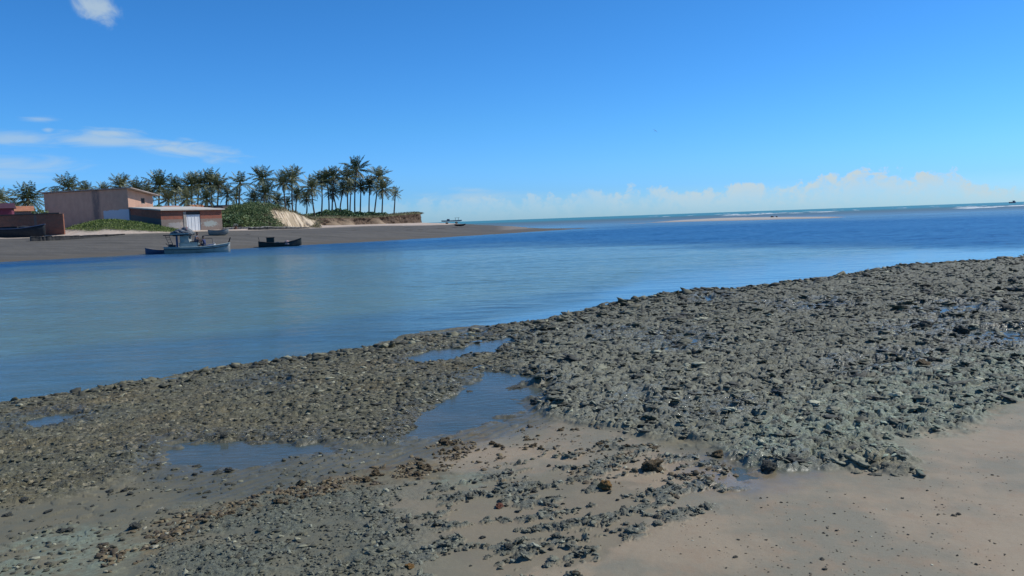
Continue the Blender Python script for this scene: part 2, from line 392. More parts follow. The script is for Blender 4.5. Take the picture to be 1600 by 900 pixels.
def terrain(x, y, full=True):
    wxn = fbm(x / 0.7, y / 0.7, 4, 41) ; wyn = fbm(x / 0.7 + 50, y / 0.7, 4, 43)
    r = np.hypot(x, y); amp = np.clip(r / 9, 0.25, 1.3)
    fx_ = fbm(x / 0.16, y / 0.13, 4, 45); fy_ = fbm(x / 0.16 + 9, y / 0.13, 4, 46)
    X = x + wxn * 0.38 * amp + 0.10 * fx_; Y = y + wyn * 0.45 * amp + 0.14 * fy_
    d = shore_d(X, Y)
    zb = zbase(d)
    soft = 0.13 * amp
    mk = lambda P, s=1.0: sst(soft * s, -soft * s, sdf(X, Y, P))
    reef, rubb, rough, block, sand, ripp = mk(REEF), mk(RUBB, 1.6), mk(ROUGH, 5.0), mk(BLOCK, 1.8), mk(SAND, 1.5), mk(RIPP, 1.5)
    alg = np.maximum.reduce([mk(ALG1, 1.6), mk(ALG2, 0.8), mk(ALG3, 3.0)]); brn = np.maximum(mk(BRWN, 1.4), mk(BRN2, 1.5))
    sand = np.maximum(sand, 0.5 * block) * (1 - reef); rubb = rubb * (1 - reef)
    # pools flatten the ground round them to their level
    wet = np.zeros_like(x); kp = np.ones_like(x)
    for Q, dp, keep, nm, lv, c in PW:
        qa = np.array(Q); m0 = (x > qa[:, 0].min() - 2.2) & (x < qa[:, 0].max() + 2.2) & (y > qa[:, 1].min() - 2.2) & (y < qa[:, 1].max() + 2.2)
        if not m0.any(): continue
        s = sdf(X[m0], Y[m0], Q) + 0.05 * fx_[m0] - 0.06
        w = sst(1.6, 0.0, s)
        z = zb[m0] * (1 - w) + (lv + 0.012) * w
        z = z - (dp + 0.014) * sst(0.04, -0.22, s)
        zb[m0] = z; wet[m0] = np.maximum(wet[m0], sst(0.5, 0.0, s)); kp[m0] = np.minimum(kp[m0], 1 - (1 - keep) * sst(0.08, -0.12, s))
    # lumps
    q1 = fbm(x / 0.5, y / 0.5, 3, 5); 
    ax, ay = x * 0.92 + y * 0.38, -x * 0.38 + y * 0.92
    wq = fbm(x / 0.13, y / 0.11, 3, 6)
    f1, f2, id1 = worley(ax / 0.24 + q1 * 0.5 + wq * 0.35, ay / 0.14 + q1 * 0.4 + wq * 0.35, 1)
    g1, g2, id2 = worley(ax / 0.105 + q1 + wq * 0.3, ay / 0.075 + q1 - wq * 0.3, 2)
    e1, e2, id3 = worley(x / 0.052, y / 0.046, 3)
    big = np.sqrt(np.clip(1 - f1 * 1.05, 0, 1)) * (0.25 + 0.75 * id1)
    med = np.sqrt(np.clip(1 - g1 * 1.1, 0, 1)) * (0.3 + 0.7 * id2)
    sml = np.sqrt(np.clip(1 - e1 * 1.2, 0, 1)) * (id3 ** 1.5)
    lowf = 0.5 + 0.5 * fbm(x / 1.6, y / 1.1, 4, 8)
    rid = 1 - np.abs(fbm(ax / 0.55, ay / 0.3, 5, 21)) * 2.0
    cr1 = sst(0.02, 0.20, f2 - f1); cr2 = sst(0.03, 0.25, g2 - g1)
    tilt = (h2(np.floor(id1 * 9999), np.floor(id1 * 777), 5) - 0.5)
    zr = 0.030 * cr1 * (0.4 + 0.9 * id1) + 0.034 * id1 * cr1 + 0.020 * cr2 * (0.3 + id2) + 0.014 * id2 + 0.010 * sml + 0.045 * (lowf - 0.35) + 0.022 * np.clip(rid, 0, 1) + 0.016 * fbm(x / 0.10, y / 0.09, 4, 30)
    zr = zr - 0.030 * sst(0.58, 0.72, 0.5 + 0.6 * fbm(ax / 0.16, ay / 0.10, 4, 33))
    spr = sst(0.50, 0.80, id2) * sst(0.3, 0.7, lowf)
    zk = 0.030 * med * (0.35 + 0.9 * spr) + 0.022 * sml + 0.022 * big * lowf + 0.02 * (lowf - 0.4) + 0.012 * fbm(x / 0.1, y / 0.1, 4, 31)
    pits = sst(0.52, 0.30, 0.5 + 0.5 * fbm(x / 0.055, y / 0.05, 4, 51))
    zg = 0.009 * (1 - pits) + 0.014 * lowf + 0.004 * sml + 0.010 * fbm(x / 0.06, y / 0.06, 4, 53)
    isl = sst(0.540, 0.600, 0.5 + 0.62 * fbm(ax / 0.36, ay / 0.19, 6, 61, 0.62))
    zkb = isl * (0.006 + 0.006 * cr2 * id2 + 0.006 * np.clip(rid, 0, 1) + 0.006 * sml + 0.008 * fbm(x / 0.08, y / 0.08, 4, 62))
    zs = 0.010 * fbm(x / 1.3, y / 0.8, 3, 71) + 0.0022 * fbm(x / 0.12, y / 0.10, 4, 72)
    rp = np.sin((ax * 0.8 - ay * 1.5) * 38 + 5 * fbm(x / 0.4, y / 0.4, 3, 77)) * 0.0035 + 0.004 * fbm(x / 0.2, y / 0.08, 3, 78)
    rough = rough * (0.25 + 0.75 * sst(-0.25, 0.15, fbm(x / 0.45, y / 0.32, 4, 57)))
    mud = np.clip(1 - reef - rubb - sand - rough - block, 0, 1)
    blk = block * (1 - reef)
    rgh = rough * (1 - blk * isl)
    lump = reef * zr * 0.60 + rubb * zk + rgh * zg + blk * zkb + zs * (1 - reef) + ripp * rp * (1 - reef) + mud * 0.010 * sst(0.62, 0.85, id2) * med
    edge = sst(-0.5, 1.6, d)                # lower right at the water
    z = zb + lump * kp * (0.35 + 0.65 * edge)
    col = dict(a=np.stack([reef, rubb, rgh, blk * isl], -1), b=np.stack([sand, alg, brn, np.maximum(wet, ripp * 0.8)], -1))
    return z, d, col

us = np.concatenate([-np.geomspace(5, 0.76, 60), np.linspace(-0.75, 0.75, 1400), np.geomspace(0.76, 5, 60)])
ys = np.geomspace(0.7, 85, 1150)
ys = np.concatenate([np.geomspace(0.4, 2.3, 60, endpoint=False), np.geomspace(2.3, 46, 1280, endpoint=False), np.geomspace(46, 110, 40)])
UU, YY = np.meshgrid(us, ys)
X = (UU * YY).ravel(); Y = YY.ravel()
d0 = shore_d(X, Y); keep = d0 > -1.2
Z = np.full(X.shape, -0.3); ca = np.zeros((len(X), 4)); cb = np.zeros((len(X), 4))
z_, d_, c_ = terrain(X[keep], Y[keep])
Z[keep] = z_; ca[keep] = c_['a']; cb[keep] = c_['b']
V = np.stack([X, Y, Z], -1); Fq = gridfaces(len(ys), len(us), keep)
V, Fq, cc = compact(V, Fq, {'ma': ca, 'mb': cb})
me = npmesh('shore_ground', V, Fq, True, cc)

def ground_mat():
    mt, g, b = newmat('shore_ground')
    P = g.n('NewGeometry').outputs['Position']
    A = g.n('Attribute', attribute_name='ma'); sa = g.n('SeparateColor', {0: A.outputs['Color']})
    B = g.n('Attribute', attribute_name='mb'); sb = g.n('SeparateColor', {0: B.outputs['Color']})
    reef, rubb, rough, blk = sa.outputs[0], sa.outputs[1], sa.outputs[2], A.outputs['Alpha']
    sand, alg, brn, wet = sb.outputs[0], sb.outputs[1], sb.outputs[2], B.outputs['Alpha']
    nl = g.noise(P, 0.9, 5, 0.6); nm = g.noise(P, 5.0, 6, 0.65); nf = g.noise(P, 38.0, 5, 0.65); ng = g.noise(P, 170.0, 3, 0.7)
    vor = g.n('TexVoronoi', {'Vector': P, 'Scale': 11.0}, feature='F1').outputs['Color']
    vv = g.n('SeparateColor', {0: vor}).outputs[0]
    vor2 = g.n('TexVoronoi', {'Vector': P, 'Scale': 30.0}, feature='F1').outputs['Color']
    v2 = g.n('SeparateColor', {0: vor2}).outputs[1]
    mud = g.mix(g.mr(nl, 0.40, 0.60), (0.128, 0.112, 0.084), (0.168, 0.140, 0.102))
    mud = g.mix(g.mr(nm, 0.4, 0.7), mud, (0.112, 0.108, 0.092))
    snd = g.mix(g.mr(nl, 0.42, 0.58), (0.292, 0.220, 0.168), (0.200, 0.172, 0.140))
    snd = g.mix(g.m('MULTIPLY', g.mr(nm, 0.45, 0.7), 0.5), snd, (0.275, 0.180, 0.125))
    snd = g.mix(g.m('MULTIPLY', g.mr(ng, 0.56, 0.72), 0.35), snd, (0.40, 0.33, 0.26))
    snd = g.mix(g.m('MULTIPLY', g.mr(ng, 0.44, 0.30), 0.35), snd, (0.11, 0.085, 0.07))
    c = g.mix(sand, mud, snd)
    rub = g.mix(vv, (0.080, 0.074, 0.054), (0.150, 0.136, 0.098))
    rub = g.mix(g.mr(v2, 0.86, 0.97), rub, (0.27, 0.235, 0.185))
    rub = g.mix(g.mr(nl, 0.40, 0.7), rub, g.mix(1.0, rub, (1.05, 0.92, 0.78), 'MULTIPLY'))
    c = g.mix(rubb, c, rub)
    rgc = g.mix(g.mr(nf, 0.35, 0.6), (0.082, 0.084, 0.072), (0.152, 0.152, 0.128))
    c = g.mix(rough, c, rgc)
    rf = g.mix(g.mr(nm, 0.34, 0.66), (0.088, 0.083, 0.070), (0.165, 0.156, 0.132))
    rf = g.mix(g.m('MULTIPLY', vv, 0.45), rf, (0.20, 0.192, 0.165))
    rf = g.mix(g.m('MULTIPLY', g.mr(nf, 0.60, 0.72), 0.5), rf, (0.30, 0.285, 0.245))
    rf = g.mix(g.m('MULTIPLY', g.mr(nf, 0.42, 0.30), 0.6), rf, (0.040, 0.037, 0.033))
    c = g.mix(reef, c, rf)
    c = g.mix(blk, c, g.mix(g.mr(nf, 0.35, 0.65), (0.100, 0.098, 0.086), (0.178, 0.172, 0.150)))
    bc = g.mix(vv, (0.115, 0.078, 0.045), (0.20, 0.145, 0.085))
    c = g.mix(g.m('MULTIPLY', brn, g.mr(g.m('ADD', nm, g.m('MULTIPLY', nf, 0.4)), 0.62, 0.80)), c, bc)
    ac = g.mix(g.mr(nf, 0.35, 0.65), (0.140, 0.165, 0.142), (0.215, 0.240, 0.205))
    c = g.mix(g.m('MULTIPLY', alg, g.mr(g.m('ADD', nm, g.m('MULTIPLY', nf, 0.3)), 0.50, 0.78, 0.0, 0.72)), c, ac)
    c = g.mix(g.m('MULTIPLY', wet, 0.75), c, g.mix(1.0, c, (0.70, 0.725, 0.70), 'MULTIPLY'))
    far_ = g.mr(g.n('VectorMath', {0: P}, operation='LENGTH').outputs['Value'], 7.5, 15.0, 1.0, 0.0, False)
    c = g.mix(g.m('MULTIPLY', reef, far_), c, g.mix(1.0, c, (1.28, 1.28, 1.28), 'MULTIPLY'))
    c = g.mix(1.0, c, (0.93, 0.97, 0.80), 'MULTIPLY')
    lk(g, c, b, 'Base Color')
    base_r = g.m('SUBTRACT', 0.86, g.m('MULTIPLY', g.m('ADD', wet, g.m('MULTIPLY', sand, 0.25)), 0.48))
    glint = g.m('MULTIPLY', g.mr(nf, 0.5, 0.62), g.m('MULTIPLY', g.m('ADD', reef, rubb), 0.33))
    lk(g, g.m('SUBTRACT', base_r, glint, clamp=True), b, 'Roughness')
    b.inputs['Specular IOR Level'].default_value = 0.38
    hh = g.m('ADD', g.m('MULTIPLY', nf, 1.0), g.m('MULTIPLY', ng, 0.35))
    stg = g.m('ADD', 0.10, g.m('MULTIPLY', g.m('ADD', reef, g.m('ADD', rubb, g.m('ADD', rough, blk))), 0.55))
    bp = g.n('Bump', {'Strength': stg, 'Distance': 0.03, 'Height': hh})
    lk(g, bp.outputs[0], b, 'Normal')
    return mt
GM = ground_mat()
tag(link('shore_ground', me, GM), kind='structure')
# the shore goes on behind and beside the camera
x0, y0 = SH[0]; x1, y1 = SH[-1]
dv = Vector((x1 - x0, y1 - y0)).normalized(); nv = Vector((dv.y, -dv.x))
pa = Vector((x0, y0)) - dv * 60 + nv * 4; pb = Vector((x1, y1)) + dv * 60 + nv * 4
mb = MB(); mb.poly([(pa.x, pa.y, -0.06), (pa.x + nv.x * 200, pa.y + nv.y * 200, -0.06), (pb.x + nv.x * 200, pb.y + nv.y * 200, -0.06), (pb.x, pb.y, -0.06)])
tag(mb.build('sand_plain', simple('sand_plain', (0.26, 0.20, 0.15), (0.22, 0.18, 0.145), 0.6, 0.85, 0.2)), kind='structure')

# pools
mt, g, b = newmat('pool_water')
P = g.n('NewGeometry').outputs['Position']
lk(g, g.mix(g.mr(g.noise(P, 1.8, 5, 0.6), 0.35, 0.65), (0.072, 0.098, 0.088), (0.105, 0.122, 0.104)), b, 'Base Color')
b.inputs['Roughness'].default_value = 0.07; b.inputs['IOR'].default_value = 1.33; b.inputs['Specular IOR Level'].default_value = 0.42
bp = g.n('Bump', {'Strength': 0.22, 'Distance': 0.03, 'Height': g.noise(g.vmul(P, (6, 14, 1)), 1.0, 4, 0.55)})
lk(g, bp.outputs[0], b, 'Normal')
lw = g.n('Fresnel', {'IOR': 1.33}).outputs[0]
tb = g.n('BsdfTransparent', {'Color': (0.86, 0.92, 0.93, 1)})
mxs = g.n('MixShader', {0: g.m('ADD', 0.66, g.m('MULTIPLY', lw, 0.34), clamp=True), 1: tb.outputs[0], 2: b.outputs[0]})
mt.node_tree.links.new(mxs.outputs[0], [n for n in mt.node_tree.nodes if n.type == 'OUTPUT_MATERIAL'][0].inputs[0])
for Q, dp, keep_, nm, lv, c in PW:
    me = bpy.data.meshes.new('tide_pool'); bmq = bmesh.new()
    pts = []
    for k, q in enumerate(Q):
        v = np.array(q) - c; L = np.hypot(*v); v = v / max(L, 1e-6) * (L + 0.55); pts.append(bmq.verts.new((c[0] + v[0], c[1] + v[1], lv - 0.004)))
    f = bmq.faces.new(pts); bmesh.ops.recalc_face_normals(bmq, faces=[f])
    if f.normal.z < 0: f.normal_flip()
    bmesh.ops.triangulate(bmq, faces=[f]); bmq.to_mesh(me); bmq.free()
    tag(link('pool_water', me, mt), kind='structure')
# ------------------------------------------------------------------ far shore: beach spit, dune, bluff
def zof(px, py, Y): return at(px, py, Y).z
def wl(px, py): return onz(px, py, 0.0).y
RAYS = [
    (-700, 430, [(16, 1.4), (30, 2.2), (120, 2.7), (500, 3)]),
    (-150, 413, [(14, 1.2), (26, 2.1), (120, 2.6), (500, 3)]),
    (0, 409.5, [(12, 1.2), (24, 2.0), (34, 2.25), (120, 2.6), (500, 3)]),
    (120, 403, [(12, 1.15), (22, 1.85), (28, 2.15), (120, 2.6), (500, 3)]),
    (240, 396.5, [(10, 1.05), (19, 1.75), (26, 2.15), (120, 2.6), (500, 3)]),
    (345, 390, [(8, 0.9), (15, 1.55), (21, 2.05), (40, 2.4), (120, 2.6), (500, 3)]),
    (400, 387, [(8, 0.85), (15, 1.55), (22, 2.1), (60, 2.5), (120, 2.6), (500, 3)]),
    (500, 381.5, [(12, 1.2), (24, 1.75), (48, 2.15), (110, 2.4), (500, 2.6)]),
    (600, 376, [(14, 1.15), (42, 1.75), (67, 2.08), (110, 2.3), (220, 2.2), (330, -1)]),
    (655, 373, [(16, 1.15), (46, 1.62), (74, 2.02), (100, 2.1), (140, 1.9), (200, 0.5), (240, -1)]),
    (700, 370.5, [(18, 1.0), (50, 1.55), (75, 1.75), (105, 1.3), (150, -0.5), (200, -1)]),
    (740, 368, [(18, 0.8), (52, 1.30), (78, 1.15), (108, 0), (130, -0.8)]),
    (800, 364.5, [(15, 0.45), (35, 0.75), (55, 0.45), (70, -0.3), (90, -0.8)]),
    (850, 361.2, [(9, 0.2), (18, 0.22), (30, -0.2), (60, -0.6)]),
    (880, 359.2, [(4, 0.14), (9, 0.14), (16, -0.2), (60, -0.6)]),
    (905, 357.4, [(3, 0.07), (7, 0.05), (12, -0.2), (60, -0.6)]),
    (928, 356.2, [(3, -0.1), (60, -0.6)]),
    (1000, 352, [(3, -0.4), (60, -0.6)]),
]
fy = np.concatenate([np.linspace(52, 205, 330), np.linspace(206, 520, 90)])
ru = []; rz = []
for px, py, prof in RAYS:
    w = wl(px, py); a = [(w - 40, -2.4), (w, 0.0)] + [(w + k, z) for k, z in prof]
    p0 = onz(px, py, 0.0); ru.append(p0.x / p0.y)
    ks, zs_ = zip(*a); zz = np.interp(fy, ks, zs_); rz.append(zz)
ru = np.array(ru); rz = np.array(rz)
fu = np.concatenate([np.linspace(ru[0], -0.70, 60, endpoint=False), np.linspace(-0.70, 0.16, 760)])
def far_z(u, y):                         # bilinear
    u = np.asarray(u, float); y = np.asarray(y, float)
    k = np.clip(np.searchsorted(ru, u) - 1, 0, len(ru) - 2); t = np.clip((u - ru[k]) / (ru[k + 1] - ru[k]), 0, 1)
    t = t
    j = np.clip(np.searchsorted(fy, y) - 1, 0, len(fy) - 2); s = np.clip((y - fy[j]) / (fy[j + 1] - fy[j]), 0, 1)
    za = rz[k, j] * (1 - s) + rz[k, j + 1] * s; zb_ = rz[k + 1, j] * (1 - s) + rz[k + 1, j + 1] * s
    return za * (1 - t) + zb_ * t
FU, FY = np.meshgrid(fu, fy); FX = (FU * FY)
FZ = far_z(FU.ravel(), FY.ravel())
bx, by = FX.ravel(), FY.ravel()
above = sst(0.05, 0.5, FZ)
FZ = FZ + above * (0.10 * fbm(bx / 6, by / 4, 4, 101) + 0.035 * fbm(bx / 1.2, by / 1.0, 4, 103)) + (1 - above) * 0.05 * fbm(bx / 5, by / 5, 3, 104)
# grass mound between the houses
mc = at(150, 356, 97); mc2 = at(225, 358, 98)
def bump2(cx, cy, rx, ry, h): return h * np.exp(-((bx - cx) / rx) ** 2 - ((by - cy) / ry) ** 2)
FZ = FZ + bump2(mc.x, mc.y + 2.5, 4.6, 3.2, 1.55) + bump2(mc2.x, mc2.y + 1.0, 3.6, 2.0, 0.55)
ppx, ppy = project(np.stack([bx, by, FZ], -1))
nz = fbm(bx / 4, by / 3, 4, 111)
veg = sst(0.35, 0.75, np.exp(-((bx - mc.x) / 5.6) ** 2 - ((by - mc.y - 2.5) / 3.6) ** 2) + 0.9 * np.exp(-((bx - mc2.x) / 4.6) ** 2 - ((by - mc2.y - 1.2) / 2.1) ** 2) + 0.25 * nz)
veg = np.maximum(veg, sst(2.35, 2.5, FZ) * (by > 118))
# pale dry sand high on the beach, darker wet sand below
hi = 1.93 - 0.32 * sst(560, 700, ppx) - 0.10 * sst(300, 480, ppx)
pale = sst(hi - 0.10, hi + 0.06, FZ + 0.12 * nz) 
pale = np.maximum(pale, sst(770, 800, ppx) * sst(0.33, 0.45, FZ + 0.1 * nz) * 0.28)
wetf = sst(0.40, 0.05, FZ)
wrack = np.maximum(sst(0.10, 0.0, np.abs(FZ - 1.05 - 0.10 * fbm(bx / 8, by / 8, 3, 121))) * sst(600, 640, ppx) * sst(745, 720, ppx) * sst(0.0, 0.35, fbm(bx / 1.2, by / 3, 3, 122) + 0.12),
                   sst(0.06, 0.0, np.abs(FZ - 1.35 - 0.12 * fbm(bx / 9, by / 8, 3, 123))) * sst(0.1, 0.5, fbm(bx / 1.5, by / 3, 3, 124)))
keep = FZ > -0.5
Vf = np.stack([bx, by, FZ], -1); Fq = gridfaces(len(fy), len(fu), keep)
Vc, Fc, cc = compact(Vf, Fq, {'ma': np.stack([veg, pale, wetf, wrack], -1)})
me = npmesh('far_beach', Vc, Fc, True, cc)
mt, g, b = newmat('far_beach')
P = g.n('NewGeometry').outputs['Position']
A = g.n('Attribute', attribute_name='ma'); s3 = g.n('SeparateColor', {0: A.outputs['Color']})
n1 = g.noise(g.vmul(P, (0.09, 0.7, 1)), 1.0, 7, 0.7); n2 = g.noise(P, 2.0, 6, 0.65)
c = g.mix(g.mr(n1, 0.35, 0.65), (0.082, 0.075, 0.060), (0.122, 0.110, 0.088))
c = g.mix(g.m('MULTIPLY', g.mr(n2, 0.5, 0.72), 0.5), c, (0.074, 0.068, 0.058))
c = g.mix(s3.outputs[1], c, g.mix(g.mr(n2, 0.35, 0.65), (0.50, 0.41, 0.32), (0.42, 0.33, 0.25)))
c = g.mix(g.m('MULTIPLY', s3.outputs[2], 0.8), c, (0.105, 0.088, 0.062))
c = g.mix(A.outputs['Alpha'], c, (0.045, 0.038, 0.030))
c = g.mix(s3.outputs[0], c, g.mix(g.mr(n2, 0.35, 0.65), (0.055, 0.085, 0.025), (0.10, 0.12, 0.05)))
lk(g, c, b, 'Base Color'); b.inputs['Roughness'].default_value = 0.85; b.inputs['Specular IOR Level'].default_value = 0.25
bp = g.n('Bump', {'Strength': 0.4, 'Distance': 0.12, 'Height': g.noise(P, 1.6, 6, 0.65)}); lk(g, bp.outputs[0], b, 'Normal')
tag(link('far_beach', me, mt), kind='structure')
BVHS = [BVHTree.FromPolygons([tuple(v) for v in Vc], [tuple(f) for f in Fc])]
def drop(x, y, default=2.3):
    zs_ = []
    for bv in BVHS:
        h = bv.ray_cast(Vector((x, y, 60)), Vector((0, 0, -1)))
        if h[0] is not None: zs_.append(h[0].z)
    return max(zs_) if zs_ else default

# dune: a ridge under shrubs whose right flank is bare, gullied sand
du = np.linspace(-0.372, -0.236, 300); dv_ = np.linspace(0, 1, 130)
PXD = [(340, 340), (352, 334), (372, 325), (400, 319.5), (425, 322), (450, 327), (470, 333), (485, 339), (500, 345), (512, 350)]
kx = [((px - 800) / F0) for px, _ in PXD]
zt = [zof(px, py, 122) for px, py in PXD]
DU, DV = np.meshgrid(du, dv_)
foot = 111.0 + 9 * sst(-0.30, -0.255, DU); crest = 122.0 + 5 * sst(-0.29, -0.25, DU)
ZT = np.interp(DU.ravel(), kx, zt).reshape(DU.shape); ZT = ZT * (crest / 122.0) - (crest / 122.0 - 1) * 2
YB = foot - 1.5 + DV * 40.0
tt = (YB - foot) / (crest - foot)
prof = np.where(tt < 1, sst(-0.05, 1.05, tt) * 0.55 + 0.45 * np.clip(tt, 0, 1) ** 0.8, sst(3.4, 1.0, tt))
XB = DU * YB
zb0 = far_z(DU.ravel(), YB.ravel()).reshape(DU.shape)
ZB = zb0 - 0.25 + np.maximum(ZT - zb0 + 0.25, 0) * prof
dpx, dpy = project(np.stack([XB, YB, ZB], -1).reshape(-1, 3))
nb = fbm(XB.ravel() / 1.6, YB.ravel() / 1.6, 4, 131)
sandm = sst(3.5, -3.5, sdf(dpx + 5 * nb, dpy + 3 * nb, [(419, 329), (428, 328), (440, 330.5), (456, 331), (468, 335), (480, 341), (488, 343), (498, 341), (503, 345), (492, 350), (486, 360), (470, 360), (452, 355), (436, 348), (424, 337)]))
sandm *= (tt.ravel() < 1.03)
aa = (XB.ravel() * 0.80 + YB.ravel() * 0.60) ; bb = (-XB.ravel() * 0.6 + YB.ravel() * 0.8)
gul = 1 - np.abs(fbm(XB.ravel() * 0.9 + YB.ravel() * 0.55, (XB.ravel() * 0.55 - YB.ravel() * 0.9) / 7, 3, 135)) * 2.4
gul = np.clip(gul, 0, 1) ** 2
ZB = ZB.ravel() + sandm * (-0.32 * gul + 0.12 * fbm(XB.ravel() / 0.7, YB.ravel() / 0.7, 3, 136)) + (1 - sandm) * (0.30 * nb + 0.18 * fbm(XB.ravel() / 0.6, YB.ravel() / 0.6, 3, 137)) * sst(0, 0.3, tt.ravel())
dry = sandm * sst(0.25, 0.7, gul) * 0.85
Vd = np.stack([XB.ravel(), YB.ravel(), ZB], -1); Fd = gridfaces(*XB.shape)
drygrass = sst(0.15, 0.5, 0.4 * nb + 0.6 * sst(12, 0, sdf(dpx, dpy, [(410, 326), (430, 322), (470, 330), (500, 341), (505, 350), (470, 362), (420, 355), (400, 340)])) )
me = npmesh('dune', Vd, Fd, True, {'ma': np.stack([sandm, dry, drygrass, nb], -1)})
mt, g, b = newmat('dune')
P = g.n('NewGeometry').outputs['Position']
A = g.n('Attribute', attribute_name='ma'); s3 = g.n('SeparateColor', {0: A.outputs['Color']})
n2 = g.noise(P, 1.6, 6, 0.65)
gr = g.mix(g.mr(n2, 0.35, 0.65), (0.040, 0.070, 0.020), (0.085, 0.105, 0.040))
gr = g.mix(s3.outputs[2], gr, (0.155, 0.130, 0.070))
sa_ = g.mix(g.mr(n2, 0.35, 0.65), (0.60, 0.49, 0.345), (0.52, 0.41, 0.275))
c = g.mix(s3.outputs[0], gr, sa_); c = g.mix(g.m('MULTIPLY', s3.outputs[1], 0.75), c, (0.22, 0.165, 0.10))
lk(g, c, b, 'Base Color'); b.inputs['Roughness'].default_value = 0.9; b.inputs['Specular IOR Level'].default_value = 0.2
bp = g.n('Bump', {'Strength': 0.5, 'Distance': 0.2, 'Height': g.noise(P, 2.2, 6, 0.65)}); lk(g, bp.outputs[0], b, 'Normal')
tag(link('dune', me, mt), kind='structure')
BVHS.append(BVHTree.FromPolygons([tuple(v) for v in Vd], [tuple(f) for f in Fd]))

# bluff: grassy flat top with an eroded earth face
EDGE = [(470, 141, 341.5), (486, 148, 341), (505, 151, 339.5), (522, 154, 339.5), (545, 158, 339.5), (575, 164, 339), (600, 169, 338), (622, 174, 335.5), (640, 179, 333.8), (652, 183, 333.2), (655.5, 186, 333.3), (656, 192, 333.5), (655, 205, 334.5), (650, 235, 336.5)]
ex = []; 
for px, Y, py in EDGE: p = at(px, py, Y); ex.append((p.x, p.y, p.z))
ex = np.array(ex); sl = np.concatenate([[0], np.cumsum(np.hypot(*np.diff(ex[:, :2], axis=0).T))])
S = np.linspace(0, sl[-1], 520); E = np.stack([np.interp(S, sl, ex[:, k]) for k in range(3)], -1)
for k in range(2): E[:, k] = np.convolve(np.pad(E[:, k], 6, 'edge'), np.ones(13) / 13, 'valid')
T = np.gradient(E[:, :2], axis=0); T /= np.linalg.norm(T, axis=1, keepdims=True); Nn = np.stack([T[:, 1], -T[:, 0]], -1)   # outward (towards the beach)
inw = np.array([-0.30, 0.954])
epx, _ = project(E)
tal = 0.9 * (np.exp(-((epx - 540) / 9) ** 2) + np.exp(-((epx - 588) / 7) ** 2) * 1.1 + 0.9 * np.exp(-((epx - 518) / 8) ** 2) + 1.2 * sst(500, 484, epx))
rows = []; kind = []
zb_e = np.array([far_z(e[0] / e[1], e[1]) for e in E])
for f in np.linspace(0, 1, 22):
    z = (zb_e - 0.3) * (1 - f) + E[:, 2] * f
    nn = fbm(S / 1.3, np.full_like(S, f * 2.2), 5, 141) * 0.55 + fbm(S / 4.5, np.full_like(S, f * 0.8), 3, 142) * 0.9
    off = (1 - f) ** 1.5 * (0.35 + 2.6 * tal) + nn * (0.35 + 0.65 * math.sin(PI * f)) - 0.25 * math.sin(PI * f)
    rows.append(np.stack([E[:, 0] + Nn[:, 0] * off, E[:, 1] + Nn[:, 1] * off, z], -1)); kind.append(np.stack([np.full_like(S, sst(0.90, 0.97, f)), tal * (1 - f) * 0.9, sst(0.2, 0.5, nn + 0.15) , np.full_like(S, f)], -1))
top0 = rows[-1]
for q, k in enumerate((0.4, 1.0, 2.0, 3.5, 6, 10, 16, 26, 40, 60, 85)):
    n_ = 0.25 * fbm(S / 3, np.full_like(S, k / 3), 4, 150) * min(1, k / 3)
    rows.append(np.stack([top0[:, 0] + inw[0] * k, top0[:, 1] + inw[1] * k, E[:, 2] + n_ + 0.05 * min(k, 6) + 0.004 * k], -1)); kind.append(np.stack([np.ones_like(S), S * 0, S * 0, S * 0 + 1], -1))
RR = np.array(rows); Vb = RR.reshape(-1, 3); Fb = gridfaces(RR.shape[0], RR.shape[1])
me = npmesh('bluff', Vb, Fb, True, {'ma': np.array(kind).reshape(-1, 4)})
mt, g, b = newmat('bluff')
P = g.n('NewGeometry').outputs['Position']
A = g.n('Attribute', attribute_name='ma'); s3 = g.n('SeparateColor', {0: A.outputs['Color']})
n2 = g.noise(P, 0.9, 6, 0.68); n3 = g.noise(g.vmul(P, (1, 1, 0.25)), 1.8, 6, 0.65)
e_ = g.mix(g.mr(n3, 0.32, 0.68), (0.055, 0.037, 0.026), (0.135, 0.090, 0.058))
e_ = g.mix(g.mr(n2, 0.56, 0.72), e_, (0.22, 0.155, 0.098))
e_ = g.mix(g.mr(n2, 0.44, 0.30), e_, (0.040, 0.029, 0.022))
e_ = g.mix(s3.outputs[1], e_, (0.42, 0.31, 0.20))
gr = g.mix(g.mr(n2, 0.35, 0.65), (0.085, 0.095, 0.038), (0.135, 0.125, 0.065))
c = g.mix(s3.outputs[0], e_, gr)
lk(g, c, b, 'Base Color'); b.inputs['Roughness'].default_value = 0.9; b.inputs['Specular IOR Level'].default_value = 0.2
bp = g.n('Bump', {'Strength': 0.6, 'Distance': 0.25, 'Height': n3}); lk(g, bp.outputs[0], b, 'Normal')
tag(link('bluff', me, mt), kind='structure')
BVHS.append(BVHTree.FromPolygons([tuple(v) for v in Vb], [tuple(f) for f in Fb]))

